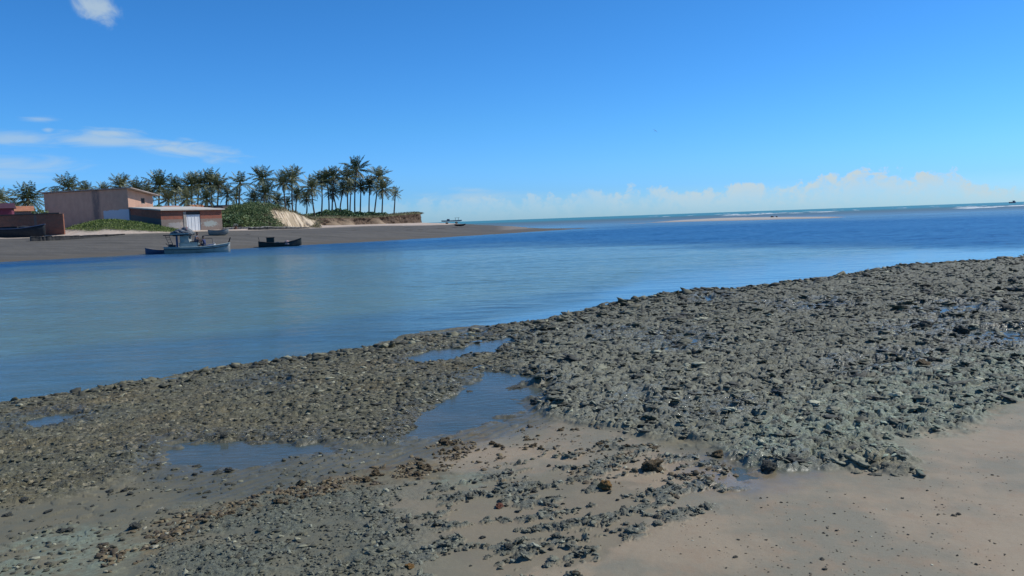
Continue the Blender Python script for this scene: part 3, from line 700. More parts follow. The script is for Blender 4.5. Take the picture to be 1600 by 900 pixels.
# sandbar out in the mouth of the estuary
sbp = [(960, 350.5), (1020, 347.8), (1100, 345.6), (1180, 343.8), (1290, 341.0), (1330, 338.7), (1290, 338.6), (1240, 338.8), (1150, 340.3), (1060, 344.2), (1000, 349)]
SB = np.array([(onz(*p).x, onz(*p).y) for p in sbp])
gx = np.linspace(SB[:, 0].min() - 6, SB[:, 0].max() + 6, 260); gy = np.linspace(SB[:, 1].min() - 6, SB[:, 1].max() + 6, 200)
GX, GY = np.meshgrid(gx, gy); GX = GX.ravel(); GY = GY.ravel()
sd = sdf(GX + 3 * fbm(GX / 14, GY / 14, 3, 161), GY + 3 * fbm(GX / 14, GY / 14, 3, 162), SB)
GZ = np.where(sd < 0, 0.36 * (1 - np.exp(sd / 9.0)), -0.04 * sd) + 0.03 * fbm(GX / 5, GY / 5, 3, 163)
kk = GZ > -0.25
Vs, Fs, cs = compact(np.stack([GX, GY, GZ], -1), gridfaces(len(gy), len(gx), kk), {'ma': np.stack([sst(0.03, 0.14, GZ)] * 4, -1)})
me = npmesh('sandbar', Vs, Fs, True, cs)
mt, g, b = newmat('sandbar')
P = g.n('NewGeometry').outputs['Position']; A = g.n('Attribute', attribute_name='ma')
lk(g, g.mix(A.outputs['Fac'], (0.26, 0.20, 0.15), g.mix(g.mr(g.noise(P, 0.4, 5, 0.6), 0.35, 0.65), (0.42, 0.37, 0.30), (0.36, 0.31, 0.25))), b, 'Base Color'); b.inputs['Roughness'].default_value = 0.8
tag(link('sandbar', me, mt), kind='structure')

# surf breaking beyond the sandbar
fv = []; ff = []; base = 0
def breaker(px, py, L, h, w):
    global base
    p = onz(px, py, 0.0); n = max(8, int(L / 1.2)); sk = rng.uniform(-0.12, 0.12)
    sl_ = np.linspace(-0.5, 0.5, n)
    hh_ = h * np.clip(np.cos(sl_ * PI), 0, 1) ** 0.4 * np.clip(0.55 + 0.8 * fbm(sl_ * L / 2.2 + px, sl_ * 0 + py, 4, 170), 0.05, 1.4)
    prof_ = [(-0.5, -0.05), (-0.38, 0.55), (-0.12, 1.0), (0.15, 0.75), (0.5, -0.05)]
    for (q, zz) in prof_:
        fv.append(np.stack([p.x + sl_ * L, p.y + sk * sl_ * L + q * w + 0.5 * fbm(sl_ * L / 3, sl_ * 0 + q * 3 + px, 3, 171), np.maximum(hh_ * zz, -0.03)], -1))
    ff.append(gridfaces(5, n) + base); base += 5 * n
for k in range(34):
    px = rng.uniform(1130, 1335); hy = 343.3 - 0.0354 * (px - 800); t = (px - 1130) / 205
    breaker(px, hy + rng.uniform(3.6, 6.2) - 0.6 * t, rng.uniform(3, 13), rng.uniform(0.15, 0.45), rng.uniform(1.5, 3))
for k in range(44):
    px = rng.uniform(1480, 1760); hy = 343.3 - 0.0354 * (px - 800)
    breaker(px, hy + rng.choice([5.8, 6.6, 7.3]) + rng.normal(0, 0.35), rng.uniform(3, 13), rng.uniform(0.15, 0.42), rng.uniform(1.5, 3))
for k in range(40):
    px = rng.uniform(960, 1700); hy = 343.3 - 0.0354 * (px - 800)
    breaker(px, hy + rng.uniform(2.2, 5.0), rng.uniform(3, 12), rng.uniform(0.15, 0.4), rng.uniform(1.0, 2))
me = npmesh('surf', np.concatenate(fv), np.concatenate(ff), True)
tag(link('surf', me, simple('surf', (0.62, 0.66, 0.66), (0.40, 0.46, 0.46), 1.2, 0.7, 0.5, 0.1)), 'white surf breaking in short broken lines beyond the sandbar', 'surf', kind='stuff')
# ------------------------------------------------------------------ materials for built things
def masonry(name, kind):
    mt, g, b = newmat(name)
    tc = g.n('TexCoord').outputs['Object']; sx = g.n('SeparateXYZ', {0: tc}); x, y, z = sx.outputs
    h = g.n('CombineXYZ', {0: g.m('ADD', x, y), 1: z, 2: 0.0}).outputs[0]
    br = g.n('TexBrick', {'Vector': h, 'Color1': (0.34, 0.105, 0.058, 1), 'Color2': (0.250, 0.075, 0.044, 1), 'Mortar': (0.20, 0.16, 0.13, 1), 'Scale': 1.0,
                          'Mortar Size': 0.012, 'Brick Width': 0.26, 'Row Height': 0.15})
    n = g.noise(tc, 1.3, 6, 0.65); nf = g.noise(tc, 6.0, 6, 0.65)
    c = g.mix(g.m('MULTIPLY', g.mr(n, 0.45, 0.7), 0.5), br.outputs[0], (0.15, 0.095, 0.07))
    if kind == 'front':       # brick above, grey render below with worn whitewash
        t = g.m('ADD', z, g.m('MULTIPLY', g.m('SUBTRACT', n, 0.5), 0.18))
        c = g.mix(g.mr(t, 1.55, 1.50), c, g.mix(g.mr(nf, 0.3, 0.7), (0.205, 0.155, 0.125), (0.26, 0.20, 0.165)))
        for (cx, cz, rx, rz_, col) in [(1.9, 0.75, 1.2, 0.45, (0.36, 0.335, 0.31)), (6.45, 0.85, 1.15, 0.42, (0.33, 0.375, 0.345)), (2.75, 0.95, 0.35, 0.42, (0.42, 0.34, 0.27))]:
            q = g.m('ADD', g.m('POWER', g.m('MULTIPLY', g.m('ABSOLUTE', g.m('SUBTRACT', x, cx)), 1 / rx), 2.0), g.m('POWER', g.m('MULTIPLY', g.m('ABSOLUTE', g.m('SUBTRACT', z, cz)), 1 / rz_), 2.0))
            f = g.mr(g.m('ADD', q, g.m('MULTIPLY', g.m('SUBTRACT', g.noise(g.vmul(tc, (3.0, 3.0, 4.5)), 1.0, 7, 0.7), 0.5), 5.0)), 1.15, 0.35, 0.0, 0.8)
            c = g.mix(f, c, col)
    if kind == 'side':
        t = g.m('SUBTRACT', z, g.m('MULTIPLY', y, 0.10))
        c = g.mix(g.mr(g.m('ADD', t, g.m('MULTIPLY', g.m('SUBTRACT', n, 0.5), 0.3)), 1.62, 1.52), c, (0.125, 0.115, 0.105))
    if kind == 'yard':
        c = g.mix(1.0, c, (0.90, 1.0, 1.0), 'MULTIPLY')
        c = g.mix(g.m('MULTIPLY', g.mr(g.m('ABSOLUTE', g.m('SUBTRACT', x, -3.6)), 0.22, 0.14), 0.7), c, (0.17, 0.14, 0.12))
    lk(g, c, b, 'Base Color'); b.inputs['Roughness'].default_value = 0.9; b.inputs['Specular IOR Level'].default_value = 0.25
    bp = g.n('Bump', {'Strength': 0.35, 'Distance': 0.01, 'Height': br.outputs['Fac']}); bp.invert = True; lk(g, bp.outputs[0], b, 'Normal')
    return mt
def houserender():
    mt, g, b = newmat('peach_render')
    tc = g.n('TexCoord').outputs['Object']; sx = g.n('SeparateXYZ', {0: tc}); x, y, z = sx.outputs
    n = g.noise(tc, 0.9, 6, 0.65); nf = g.noise(g.vmul(tc, (1.6, 1.6, 0.9)), 1.0, 6, 0.65)
    c = g.mix(g.mr(nf, 0.3, 0.7), (0.50, 0.295, 0.205), (0.57, 0.345, 0.24))
    c = g.mix(g.m('MULTIPLY', g.mr(n, 0.5, 0.75), 0.5), c, (0.36, 0.235, 0.18))
    # damp column on the long wall
    f = g.m('MULTIPLY', g.mr(g.m('ABSOLUTE', g.m('ADD', x, 5.3)), 0.85, 0.35), g.mr(nf, 0.35, 0.55, 0.35, 0.85))
    f = g.m('MULTIPLY', f, g.mr(y, 0.6, 0.3))
    c = g.mix(f, c, (0.17, 0.13, 0.115))
    # pale blue whitewash at the lower right of the long wall
    tz = g.m('ADD', z, g.m('MULTIPLY', g.m('SUBTRACT', n, 0.5), 0.7))
    f = g.m('MULTIPLY', g.mr(tz, 2.95, 2.85), g.mr(g.m('ADD', x, g.m('MULTIPLY', g.m('SUBTRACT', n, 0.5), 0.5)), -4.25, -4.10))
    f = g.m('MULTIPLY', f, g.mr(y, 0.6, 0.3))
    c = g.mix(f, c, (0.46, 0.52, 0.56))
    lk(g, c, b, 'Base Color'); b.inputs['Roughness'].default_value = 0.9; b.inputs['Specular IOR Level'].default_value = 0.25
    return mt
M_front, M_side, M_yard = masonry('brick_and_render', 'front'), masonry('brick_and_plaster', 'side'), masonry('red_brick', 'yard')
M_house = houserender()
M_roof = simple('fibre_cement', (0.44, 0.40, 0.33), (0.54, 0.49, 0.41), 1.2, 0.85, 0.3, stain=(0.30, 0.28, 0.25))
M_tile = simple('clay_tile', (0.30, 0.12, 0.06), (0.42, 0.18, 0.09), 2.0, 0.85, 0.4, stain=(0.18, 0.09, 0.06))
M_tiledark = simple('old_tile', (0.055, 0.045, 0.040), (0.11, 0.075, 0.055), 1.5, 0.85, 0.4)
M_door = simple('white_metal_sheet', (0.70, 0.70, 0.68), (0.62, 0.62, 0.60), 0.8, 0.5, 0.1, stain=(0.52, 0.48, 0.42))
M_dark = simple('dark_opening', (0.02, 0.018, 0.016), (0.03, 0.026, 0.022), 3, 0.6, 0.0)
M_conc = simple('weathered_concrete', (0.26, 0.24, 0.21), (0.36, 0.33, 0.28), 2.0, 0.9, 0.4, stain=(0.14, 0.12, 0.10))
M_shadewall_rock = simple('shaded_wall_dark_rock', (0.022, 0.021, 0.020), (0.045, 0.042, 0.038), 2.5, 0.9, 0.5)  # shore walls' shade put into this near-black; the sandbar rocks share it
M_magenta = simple('magenta_paint', (0.17, 0.030, 0.060), (0.13, 0.025, 0.05), 1.5, 0.8, 0.2)
M_palewd = simple('grey_wood', (0.20, 0.17, 0.14), (0.30, 0.26, 0.21), 5, 0.85, 0.3)

# ------------------------------------------------------------------ shed with the white door
def frame(C, phi):                      # origin and heading of a front wall
    return (C.x, C.y), phi
C = at(253, 361.3, 100); gz = 2.02
ph = R(49)
shed = empty('brick_shed', (C.x, C.y, gz), ph, 'low red brick shed with a white metal door and pale flat roof', 'shed')
Ls, Ms, Hf, Hb = 8.15, 8.6, 2.62, 3.2
def wallpts(mb, a, b_, z0, za, zb_, t, nrm):
    a = Vector((*a, 0)); b_ = Vector((*b_, 0)); n = Vector((*nrm, 0)) * t
    P = [a + Vector((0, 0, z0)), b_ + Vector((0, 0, z0)), b_ + Vector((0, 0, zb_)), a + Vector((0, 0, za))]
    f = [mb.b.verts.new(p) for p in P]; k = [mb.b.verts.new(p + n) for p in P]
    mb.b.faces.new(f); mb.b.faces.new(k[::-1])
    for i in range(4): mb.b.faces.new((f[i], k[i], k[(i + 1) % 4], f[(i + 1) % 4]))
mb = MB()
dx0, dx1, dh = 3.28, 5.15, 2.12
wallpts(mb, (0, 0), (dx0, 0), -0.6, Hf, Hf, 0.18, (0, 1)); wallpts(mb, (dx1, 0), (Ls, 0), -0.6, Hf, Hf, 0.18, (0, 1))
wallpts(mb, (dx0, 0), (dx1, 0), 2.50, Hf, Hf, 0.18, (0, 1))
mb.build('front_wall', M_front, shed)
mb = MB(); wallpts(mb, (0, 0.18), (0, Ms), -0.6, Hf, Hb, 0.18, (1, 0)); mb.build('side_wall', M_side, shed)
mb = MB(); wallpts(mb, (Ls, 0.18), (Ls, Ms), -0.6, Hf, Hb, 0.18, (-1, 0)); wallpts(mb, (0.18, Ms), (Ls - 0.18, Ms), -0.6, Hb, Hb, 0.18, (0, -1)); mb.build('rear_wall', M_side, shed)
mb = MB()
rv = [(-0.15, -0.35, Hf + 0.005), (Ls + 0.3, -0.35, Hf + 0.005), (Ls + 0.3, Ms + 0.1, Hb + 0.045), (-0.15, Ms + 0.1, Hb + 0.045)]
lo = [mb.b.verts.new(v) for v in rv]; hi_ = [mb.b.verts.new((v[0], v[1], v[2] + 0.15)) for v in rv]
mb.b.faces.new(lo[::-1]); mb.b.faces.new(hi_)
for i in range(4): mb.b.faces.new((lo[i], lo[(i + 1) % 4], hi_[(i + 1) % 4], hi_[i]))
mb.build('roof', M_roof, shed)
dr = MB().box(((dx0 + dx1) / 2, 0.10, dh / 2 - 0.05), (dx1 - dx0 - 0.02, 0.06, dh), 0).build('door', M_door, shed)
mb = MB()
for k in range(4): mb.box((dx0 + 0.25 + k * 0.46, 0.055, dh / 2 - 0.05), (0.035, 0.03, dh - 0.1))
mb.build('door_rib', M_door, dr)
MB().box(((dx0 + dx1) / 2, 0.12, 2.29), (dx1 - dx0 - 0.02, 0.06, 0.40)).build('transom', M_dark, shed)  # near-black panel standing in for the shade in the gap over the door
MB().box((dx0 - 0.22, -0.03, 1.2), (0.34, 0.07, 2.5)).build('pilaster', M_conc, shed)

# ------------------------------------------------------------------ tall peach house behind it
Hc = at(203.5, 360, 105.3); hz = 2.2
ph2 = R(-18.5)
house = empty('tall_house', (Hc.x, Hc.y, hz), ph2, 'tall windowless peach house with lean-to roof and bluish whitewash patch, beside the brick shed', 'house')
HW, HD, HH, HL = 14.2, 4.4, 5.55, 4.75         # long wall runs to -x, gable to +y
mb = MB(); wallpts(mb, (-HW, 0), (0, 0), -0.8, HH, HH, 0.2, (0, 1)); mb.build('long_wall', M_house, house)
mb = MB()
wx0, wx1, wz0, wz1 = 2.25, 2.95, 3.65, 4.42
def zt_(y): return HH + (HL - HH) * y / HD
def yw(a, b_, z0, z1a, z1b): wallpts(mb, (-0.003, a), (-0.003, b_), z0, z1a, z1b, 0.2, (-1, 0))
yw(0.2, wx0, -0.8, zt_(0.2), zt_(wx0)); yw(wx1, HD, -0.8, zt_(wx1), zt_(HD)); yw(wx0, wx1, -0.8, wz0, wz0); yw(wx0, wx1, wz1, zt_(wx0), zt_(wx1))
mb.build('gable_wall', M_house, house)
mb = MB(); wallpts(mb, (-HW + 0.003, 0.2), (-HW + 0.003, HD), -0.8, zt_(0.2), HL, 0.2, (1, 0)); wallpts(mb, (-HW + 0.2, HD), (-0.2, HD), -0.8, HL, HL, 0.2, (0, -1)); mb.build('rear_wall', M_house, house)
wn = MB().box((-0.10, (wx0 + wx1) / 2, (wz0 + wz1) / 2), (0.06, wx1 - wx0, wz1 - wz0)).build('window', M_dark, house)
mb = MB()
for (cy, cz, sy, sz) in [((wx0 + wx1) / 2, wz0 + 0.03, 0.70, 0.06), ((wx0 + wx1) / 2, wz1 - 0.03, 0.70, 0.06), (wx0 + 0.03, (wz0 + wz1) / 2, 0.06, 0.65), (wx1 - 0.03, (wz0 + wz1) / 2, 0.06, 0.65)]:
    mb.box((-0.055, cy, cz), (0.05, sy, sz))
mb.build('window_frame', M_palewd, wn)
mb = MB()
for (x_, y_, z_) in [(0, 0, 0)]:
    rv = [(-HW - 0.35, -0.28, HH + 0.03 + 0.05), (0.85, -0.28, HH + 0.03 + 0.05), (0.85, HD + 0.4, HL - 0.03), (-HW - 0.35, HD + 0.4, HL - 0.03)]
lo = [mb.b.verts.new(v) for v in rv]; hi_ = [mb.b.verts.new((v[0], v[1], v[2] + 0.12)) for v in rv]
mb.b.faces.new(lo[::-1]); mb.b.faces.new(hi_)
for i in range(4): mb.b.faces.new((lo[i], lo[(i + 1) % 4], hi_[(i + 1) % 4], hi_[i]))
mb.build('roof', simple('old_roof', (0.28, 0.22, 0.19), (0.40, 0.33, 0.28), 1.5, 0.85, 0.3), house)

# ------------------------------------------------------------------ brick yard wall, pink house and roofs on the left
Wc = at(100.5, 365, 95); 
yw_ = empty('yard_wall', (Wc.x, Wc.y, 2.05), R(-8), 'long shaded red brick yard wall with a dark coping at the left edge', 'wall')
mb = MB(); wallpts(mb, (-16, 0), (0, 0), -0.8, 2.52, 2.52, 0.2, (0, 1)); mb.build('brickwork', M_yard, yw_)
MB().box((-8.2, 0.1, 2.60), (15.6, 0.36, 0.15)).build('coping', M_tiledark, yw_)
pc = at(19, 340, 106)
pk = empty('pink_house', (pc.x, pc.y, 2.3), R(26), 'magenta painted house with a dark roof at the left edge behind the brick wall', 'house')
MB().box((-5, 1.5, 1.75), (10, 3, 3.5)).build('wall', M_magenta, pk)
mb = MB(); rv = [(-10.5, -0.4, 3.51), (0.25, -0.4, 3.51), (0.25, 1.5, 4.25), (-10.5, 1.5, 4.25), (-10.5, 3.4, 3.51), (0.25, 3.4, 3.51)]
v = [mb.b.verts.new(p) for p in rv]; [mb.b.faces.new([v[i] for i in f]) for f in ((0, 1, 2, 3), (3, 2, 5, 4), (0, 4, 5, 1), (1, 5, 2), (0, 3, 4))]
mb.build('roof', simple('maroon_roof', (0.045, 0.015, 0.028), (0.06, 0.02, 0.035), 2, 0.85, 0.3), pk)
def little_house(px, py_top, Y, w, d, rise, label, wallm, roofm, rz, name='small_house'):
    p = at(px, py_top, Y); z0 = 2.3; h = p.z - z0 - rise
    e = empty(name, (p.x, p.y, z0), rz, label, 'house')
    MB().box((0, d / 2, h / 2 - 0.4), (w, d, h + 0.8 - 0.01)).build('wall', wallm, e)
    mb = MB(); rv = [(-w / 2 - 0.3, -0.4, h), (w / 2 + 0.3, -0.4, h), (w / 2 + 0.3, d / 2, h + rise), (-w / 2 - 0.3, d / 2, h + rise), (-w / 2 - 0.3, d + 0.4, h), (w / 2 + 0.3, d + 0.4, h)]
    v = [mb.b.verts.new(q) for q in rv]; [mb.b.faces.new([v[i] for i in f]) for f in ((0, 1, 2, 3), (3, 2, 5, 4), (0, 4, 5, 1), (1, 5, 2), (0, 3, 4))]
    mb.build('roof', roofm, e)
    return e
M_redwall = simple('red_wall', (0.13, 0.055, 0.035), (0.09, 0.042, 0.03), 2, 0.9, 0.3)
little_house(33, 321.5, 112, 2.6, 3, 0.75, 'little roof of orange clay tiles peeping over the brick yard wall', M_conc, M_tile, R(35))
little_house(266, 321, 128, 2.2, 3, 0.8, 'little orange tiled roof peeping over the shed roof under the palms', M_conc, M_tile, R(25))
little_house(312, 319, 140, 2.6, 4, 0.8, 'peach gabled house half hidden by palms behind the shed', simple('peach_wall', (0.45, 0.30, 0.20), (0.38, 0.25, 0.17), 2, 0.9, 0.2), M_tile, R(50))
little_house(352, 319.5, 138, 6.8, 6, 1.2, 'red brick house with a broad dark tiled roof behind the shrubby dune', M_redwall, M_tiledark, R(15), 'dark_roofed_house')

# ------------------------------------------------------------------ low shore walls
def hit(px, py):                         # where the line of sight meets the far shore
    for k in range(40):
        h = BVHS[0].ray_cast(CAM, ray(px, py + 0.15 * k).normalized())
        if h[0] is not None and h[0].z > 0: return h[0].copy()
    return onz(px, py, 0.0)
onfar = hit
def shore_wall(pxs, label, h, mat_face):
    pts = [hit(px, py) for px, py in pxs]
    e = empty('shore_wall', pts[0], 0, label, 'wall'); o0 = pts[0]
    n = len(pts); Q = [p - o0 for p in pts]
    # resample into a slightly uneven course of stones
    T_ = np.linspace(0, n - 1, 46); rows = []
    for t in T_:
        k = min(int(t), n - 2); f = t - k; c = Q[k].lerp(Q[k + 1], f); hh_ = (h[k] * (1 - f) + h[k + 1] * f) * (1 + 0.12 * random.uniform(-1, 1)); d = (Q[k + 1] - Q[k]).normalized(); nn = Vector((-d.y, d.x, 0)).normalized()
        j = random.uniform(-0.05, 0.05); rows.append((c, hh_, nn, j))
    def loft(prof, name, mm):
        mb = MB(); rings = [[mb.b.verts.new(c + nn * (w + j) + Vector((0, 0, z0 + zf * hh_))) for (w, z0, zf) in prof] for c, hh_, nn, j in rows]; m_ = len(prof)
        for A, B_ in zip(rings, rings[1:]):
            for k in range(m_): mb.b.faces.new((A[k], A[(k + 1) % m_], B_[(k + 1) % m_], B_[k]))
        mb.b.faces.new(rings[0][::-1]); mb.b.faces.new(rings[-1]); return mb.build(name, mm, e)
    loft([(0, -0.4, 0), (0.06, 0, 0.95), (0.62, 0, 0.95), (0.70, -0.4, 0)], 'wall_face', mat_face)
    loft([(0.02, 0.003, 0.95), (0.03, 0.045, 1.0), (0.68, 0.06, 1.0), (0.70, 0.003, 0.95)], 'wall_top', M_shadewall_rock if mat_face is M_shadewall_rock and len(pxs) > 5 else M_conc)
shore_wall([(49, 377.0), (75, 376.2), (100, 375), (130, 372.8), (165, 369.8), (196, 366.8)], 'low shade-darkened stone shore wall running along the sand under the grass mound', [0.46, 0.46, 0.40, 0.30, 0.20, 0.08], M_shadewall_rock)
shore_wall([(391, 359.2), (420, 358.6), (450, 357.9), (470, 357.2), (484, 356.6)], 'low dark shore wall at the foot of the shrubby dune', [0.28, 0.34, 0.28, 0.20, 0.10], M_shadewall_rock)
shore_wall([(348, 358.8), (365, 358.2), (390, 357.4)], 'short pale concrete kerb wall beside the shed', [0.18, 0.2, 0.2], M_conc)

# ------------------------------------------------------------------ boats
def paint(name, c1, c2, stain=None, rough=0.5): return simple(name, c1, c2, 3.0, rough, 0.15, stain=stain)
M_white = paint('blue_white_paint', (0.40, 0.405, 0.345), (0.34, 0.345, 0.30), (0.20, 0.20, 0.17))
M_navy = paint('dark_blue_paint', (0.030, 0.055, 0.12), (0.04, 0.07, 0.13), (0.07, 0.08, 0.09))
M_green = paint('dark_green_paint', (0.010, 0.020, 0.019), (0.018, 0.030, 0.027), (0.035, 0.035, 0.03), 0.8)
M_grey = paint('pale_grey_paint', (0.22, 0.235, 0.22), (0.17, 0.18, 0.17), (0.10, 0.10, 0.09))
M_bottom = paint('dark_bottom', (0.012, 0.014, 0.016), (0.022, 0.024, 0.026), None, 0.85)
M_cyan = paint('pale_blue_paint', (0.36, 0.41, 0.37), (0.30, 0.35, 0.32), (0.2, 0.22, 0.2))
M_metal = simple('dark_metal', (0.04, 0.04, 0.045), (0.09, 0.06, 0.045), 8, 0.6, 0.2)
M_net = simple('net_pile', (0.055, 0.065, 0.08), (0.20, 0.22, 0.22), 5, 0.95, 0.8, 0.05, stain=(0.30, 0.07, 0.08))
M_pinknet = simple('pale_net', (0.42, 0.30, 0.29), (0.30, 0.20, 0.20), 9, 0.95, 0.8, 0.05, stain=(0.22, 0.05, 0.05))
M_tarp = simple('blue_tarp', (0.03, 0.06, 0.16), (0.045, 0.09, 0.22), 3, 0.6, 0.4)
def hull(L, B, D, bow=0.35, stern=0.12, keel=0.25, pw=2.4, transom=0.35, n=26, th=0.05):
    """open hull along +x (bow), origin on the waterline amidships; returns outer/inner MB and a sheer function"""
    mb = MB(); bmh = mb.b
    def halfb(t): return B / 2 * max(0.02, (1 - abs(t) ** pw) if t > 0 else (1 - (1 - transom) * abs(t) ** pw))
    def sheer(t): return D * 0.62 + (bow * t * t if t > 0 else stern * t * t)
    def keelz(t): return -D * 0.38 + keel * max(0, abs(t) - 0.45) ** 2 * 3.2 * (1.3 if t > 0 else 0.6)
    rings = []
    for i in range(n + 1):
        t = -1 + 2 * i / n; hb = halfb(t); sz = sheer(t); kz = min(keelz(t), sz - 0.08)
        out_ = []
        for k in range(13):
            a = -1 + k / 6; s_ = abs(a) ** 0.65 * (1 if a >= 0 else -1)
            yy = hb * s_; zz = kz + (sz - kz) * abs(a) ** 2.1
            out_.append((t * L / 2, yy, zz))
        inn = [(t * (L / 2 - th * 2), y_ * max(0.0, 1 - th / max(hb, 0.06)), z_ + th * (1 - abs(-1 + k / 6))) for k, (_, y_, z_) in enumerate(out_)]
        rings.append([bmh.verts.new(p) for p in out_] + [bmh.verts.new(p) for p in inn[::-1]])
    m_ = len(rings[0])
    for A, B_ in zip(rings, rings[1:]):
        for k in range(m_): bmh.faces.new((A[k], A[(k + 1) % m_], B_[(k + 1) % m_], B_[k]))
    bmh.faces.new(rings[0][:13]); bmh.faces.new(rings[-1][:13][::-1])
    for r_ in (rings[0], rings[-1]):
        pass
    return mb, sheer, halfb
def rail(mb, L, sheer, halfb, r, t0=-1, t1=1, off=0.02, dz=0.0, n=24):
    for sgn in (1, -1):
        mb.tube([(((t0 + (t1 - t0) * i / n)) * L / 2, sgn * (halfb(t0 + (t1 - t0) * i / n) + off), sheer(t0 + (t1 - t0) * i / n) + dz) for i in range(n + 1)], r, 6)
def pile(mb, c, r, flat, k, jit=0.25):
    for _ in range(k):
        a = random.uniform(0, 2 * PI); q = random.random() ** 0.5
        mb.ball((c[0] + r[0] * q * math.cos(a), c[1] + r[1] * q * math.sin(a), c[2] + r[2] * (1 - q) * random.uniform(0.5, 1)), random.uniform(0.10, 0.2) * flat, 1, (1.4, 1.3, 0.8), jit)

# fishing boat with people
pw_ = onz(310, 394.6, 0.0)
fb = empty('fishing_boat', (pw_.x, pw_.y, 0.0), R(6), 'white and blue wooden fishing boat with a canopy, afloat by the far sand', 'boat')
L, B = 5.75, 1.9
mb, sh, hb = hull(L, B, 0.86, bow=0.26, stern=0.06, transom=0.62, pw=1.8); hu = mb.build('hull', M_white, fb, True)
mb = MB(); rail(mb, L, sh, hb, 0.045); mb.build('gunwale', M_cyan, hu)
mb = MB(); rail(mb, L, sh, hb, 0.03, -1, 0.95, 0.012, -0.20); mb.build('rubbing_strake', M_bottom, hu)
mb = MB()
pts_ = [(t, hb(t) - 0.06) for t in np.linspace(-0.96, 0.93, 20)]
mb.prism([(t * L / 2, w_) for t, w_ in pts_] + [(t * L / 2, -w_) for t, w_ in pts_[::-1]], 0.38, 0.44); mb.build('deck', M_cyan, fb)
cb = MB().box((-0.72, 0, 0.68), (1.60, 1.05, 0.50)).build('cabin', M_cyan, fb, bevel=0.03)
MB().box((-0.72, 0, 0.956), (1.7, 1.15, 0.05)).build('cabin_top', M_white, cb)
up_ = MB().box((-1.06, 0, 1.315), (0.80, 0.85, 0.66)).build('wheelhouse', M_white, fb, bevel=0.02)
MB().box((-0.651, 0, 1.40), (0.02, 0.5, 0.26)).build('window', M_dark, up_)
for sy in (-0.62, 0.62): MB().box((-1.66, sy, 1.045), (0.16, 0.10, 1.20)).build('canopy_post', M_navy, fb)
cp = MB().box((-1.62, 0, 1.69), (2.35, 1.65, 0.08)).build('canopy', M_bottom, fb, bevel=0.02)
MB().box((-1.35, -0.80, 1.775), (1.7, 0.05, 0.09)).build('canopy_edge', M_white, cp)
mb = MB(); pile(mb, (-1.55, 0, 1.76), (0.55, 0.45, 0.50), 1.4, 90); pile(mb, (-1.0, 0, 1.76), (0.50, 0.45, 0.56), 1.4, 90); 
netp = mb.build('net_pile', M_net, None, True); netp.location = fb.location; netp.rotation_euler = fb.rotation_euler
tag(netp, 'dark heap of fishing nets and floats piled on the canopy of the white boat', 'net')
mb = MB()
for sx_ in (0, 0.34): mb.tube([(-2.62 + sx_ + 0.35, -0.65, 0.5), (-2.85 + sx_ + 0.20, -0.65, 1.65)], 0.022, 6)
for k in range(5):
    f = (k + 0.6) / 5.2; mb.tube([(-2.27 + (-0.38) * f, -0.65, 0.45 + 1.2 * f), (-1.93 + (-0.38) * f, -0.65, 0.45 + 1.2 * f)], 0.018, 6)
mb.build('ladder', M_metal, fb)
mb = MB(); mb.ball((-2.35, -0.3, 0.72), 0.17, 2, (1.2, 0.9, 0.9), 0.12); mb.box((-2.05, -0.3, 0.66), (0.3, 0.2, 0.26)); mb.tube([(-2.5, -0.3, 0.7), (-2.75, -0.3, 0.95)], 0.03); mb.tube([(-2.2, -0.3, 0.8), (-2.15, -0.3, 1.0)], 0.03); mb.build('engine', M_metal, fb)
mb = MB(); mb.tube([(0.16, -0.45, 1.24), (1.42, -0.45, 1.28)], 0.025, 6); mb.tube([(1.42, -0.45, 1.28), (1.50, -0.45, 0.44)], 0.025, 6); mb.tube([(0.16, -0.45, 1.24), (0.16, -0.45, 0.44)], 0.025, 6); mb.build('handrail', M_metal, fb)
mb = MB(); mb.tube([(2.72, 0, 0.72), (2.86, 0, 1.05), (2.95, 0, 1.30)], 0.06, 8, 0.045); mb.tube([(2.86, -0.12, 1.16), (2.92, 0.12, 1.18)], 0.03, 6); mb.build('bow_post', M_bottom, fb)
o = MB().box((-0.30, 0.12, 1.0 + 0.025), (0.7, 0.5, 0.08)).build('hatch', M_bottom, fb)
def onboat(x, y, z): return fb.matrix_basis @ Vector((x, y, z))
bpy.context.view_layer.update()
def stand_on(name, mb, mat_, x, y, z, label, cat, smooth=True):
    o = mb.build(name, mat_, None, smooth); o.location = fb.matrix_world @ Vector((x, y, z)); o.rotation_euler = fb.rotation_euler
    return tag(o, label, cat)
mb = MB(); pile(mb, (0, 0, 0.02), (0.42, 0.30, 0.22), 1.0, 26); stand_on('tarpaulin', mb, M_tarp, 1.14, -0.25, 0.45, 'crumpled dark blue tarpaulin on the foredeck of the white boat', 'tarpaulin')
mb = MB(); mb.prism([(0.15 * math.cos(a), 0.15 * math.sin(a)) for a in np.linspace(0, 2 * PI, 15)[:-1]], 0, 0.30); mb.tube([(-0.15, 0, 0.28), (-0.08, 0, 0.42), (0.08, 0, 0.42), (0.15, 0, 0.28)], 0.012, 5); stand_on('bucket', mb, M_door, 1.50, -0.30, 0.445, 'white bucket by the handrail on the white boat', 'bucket', False)

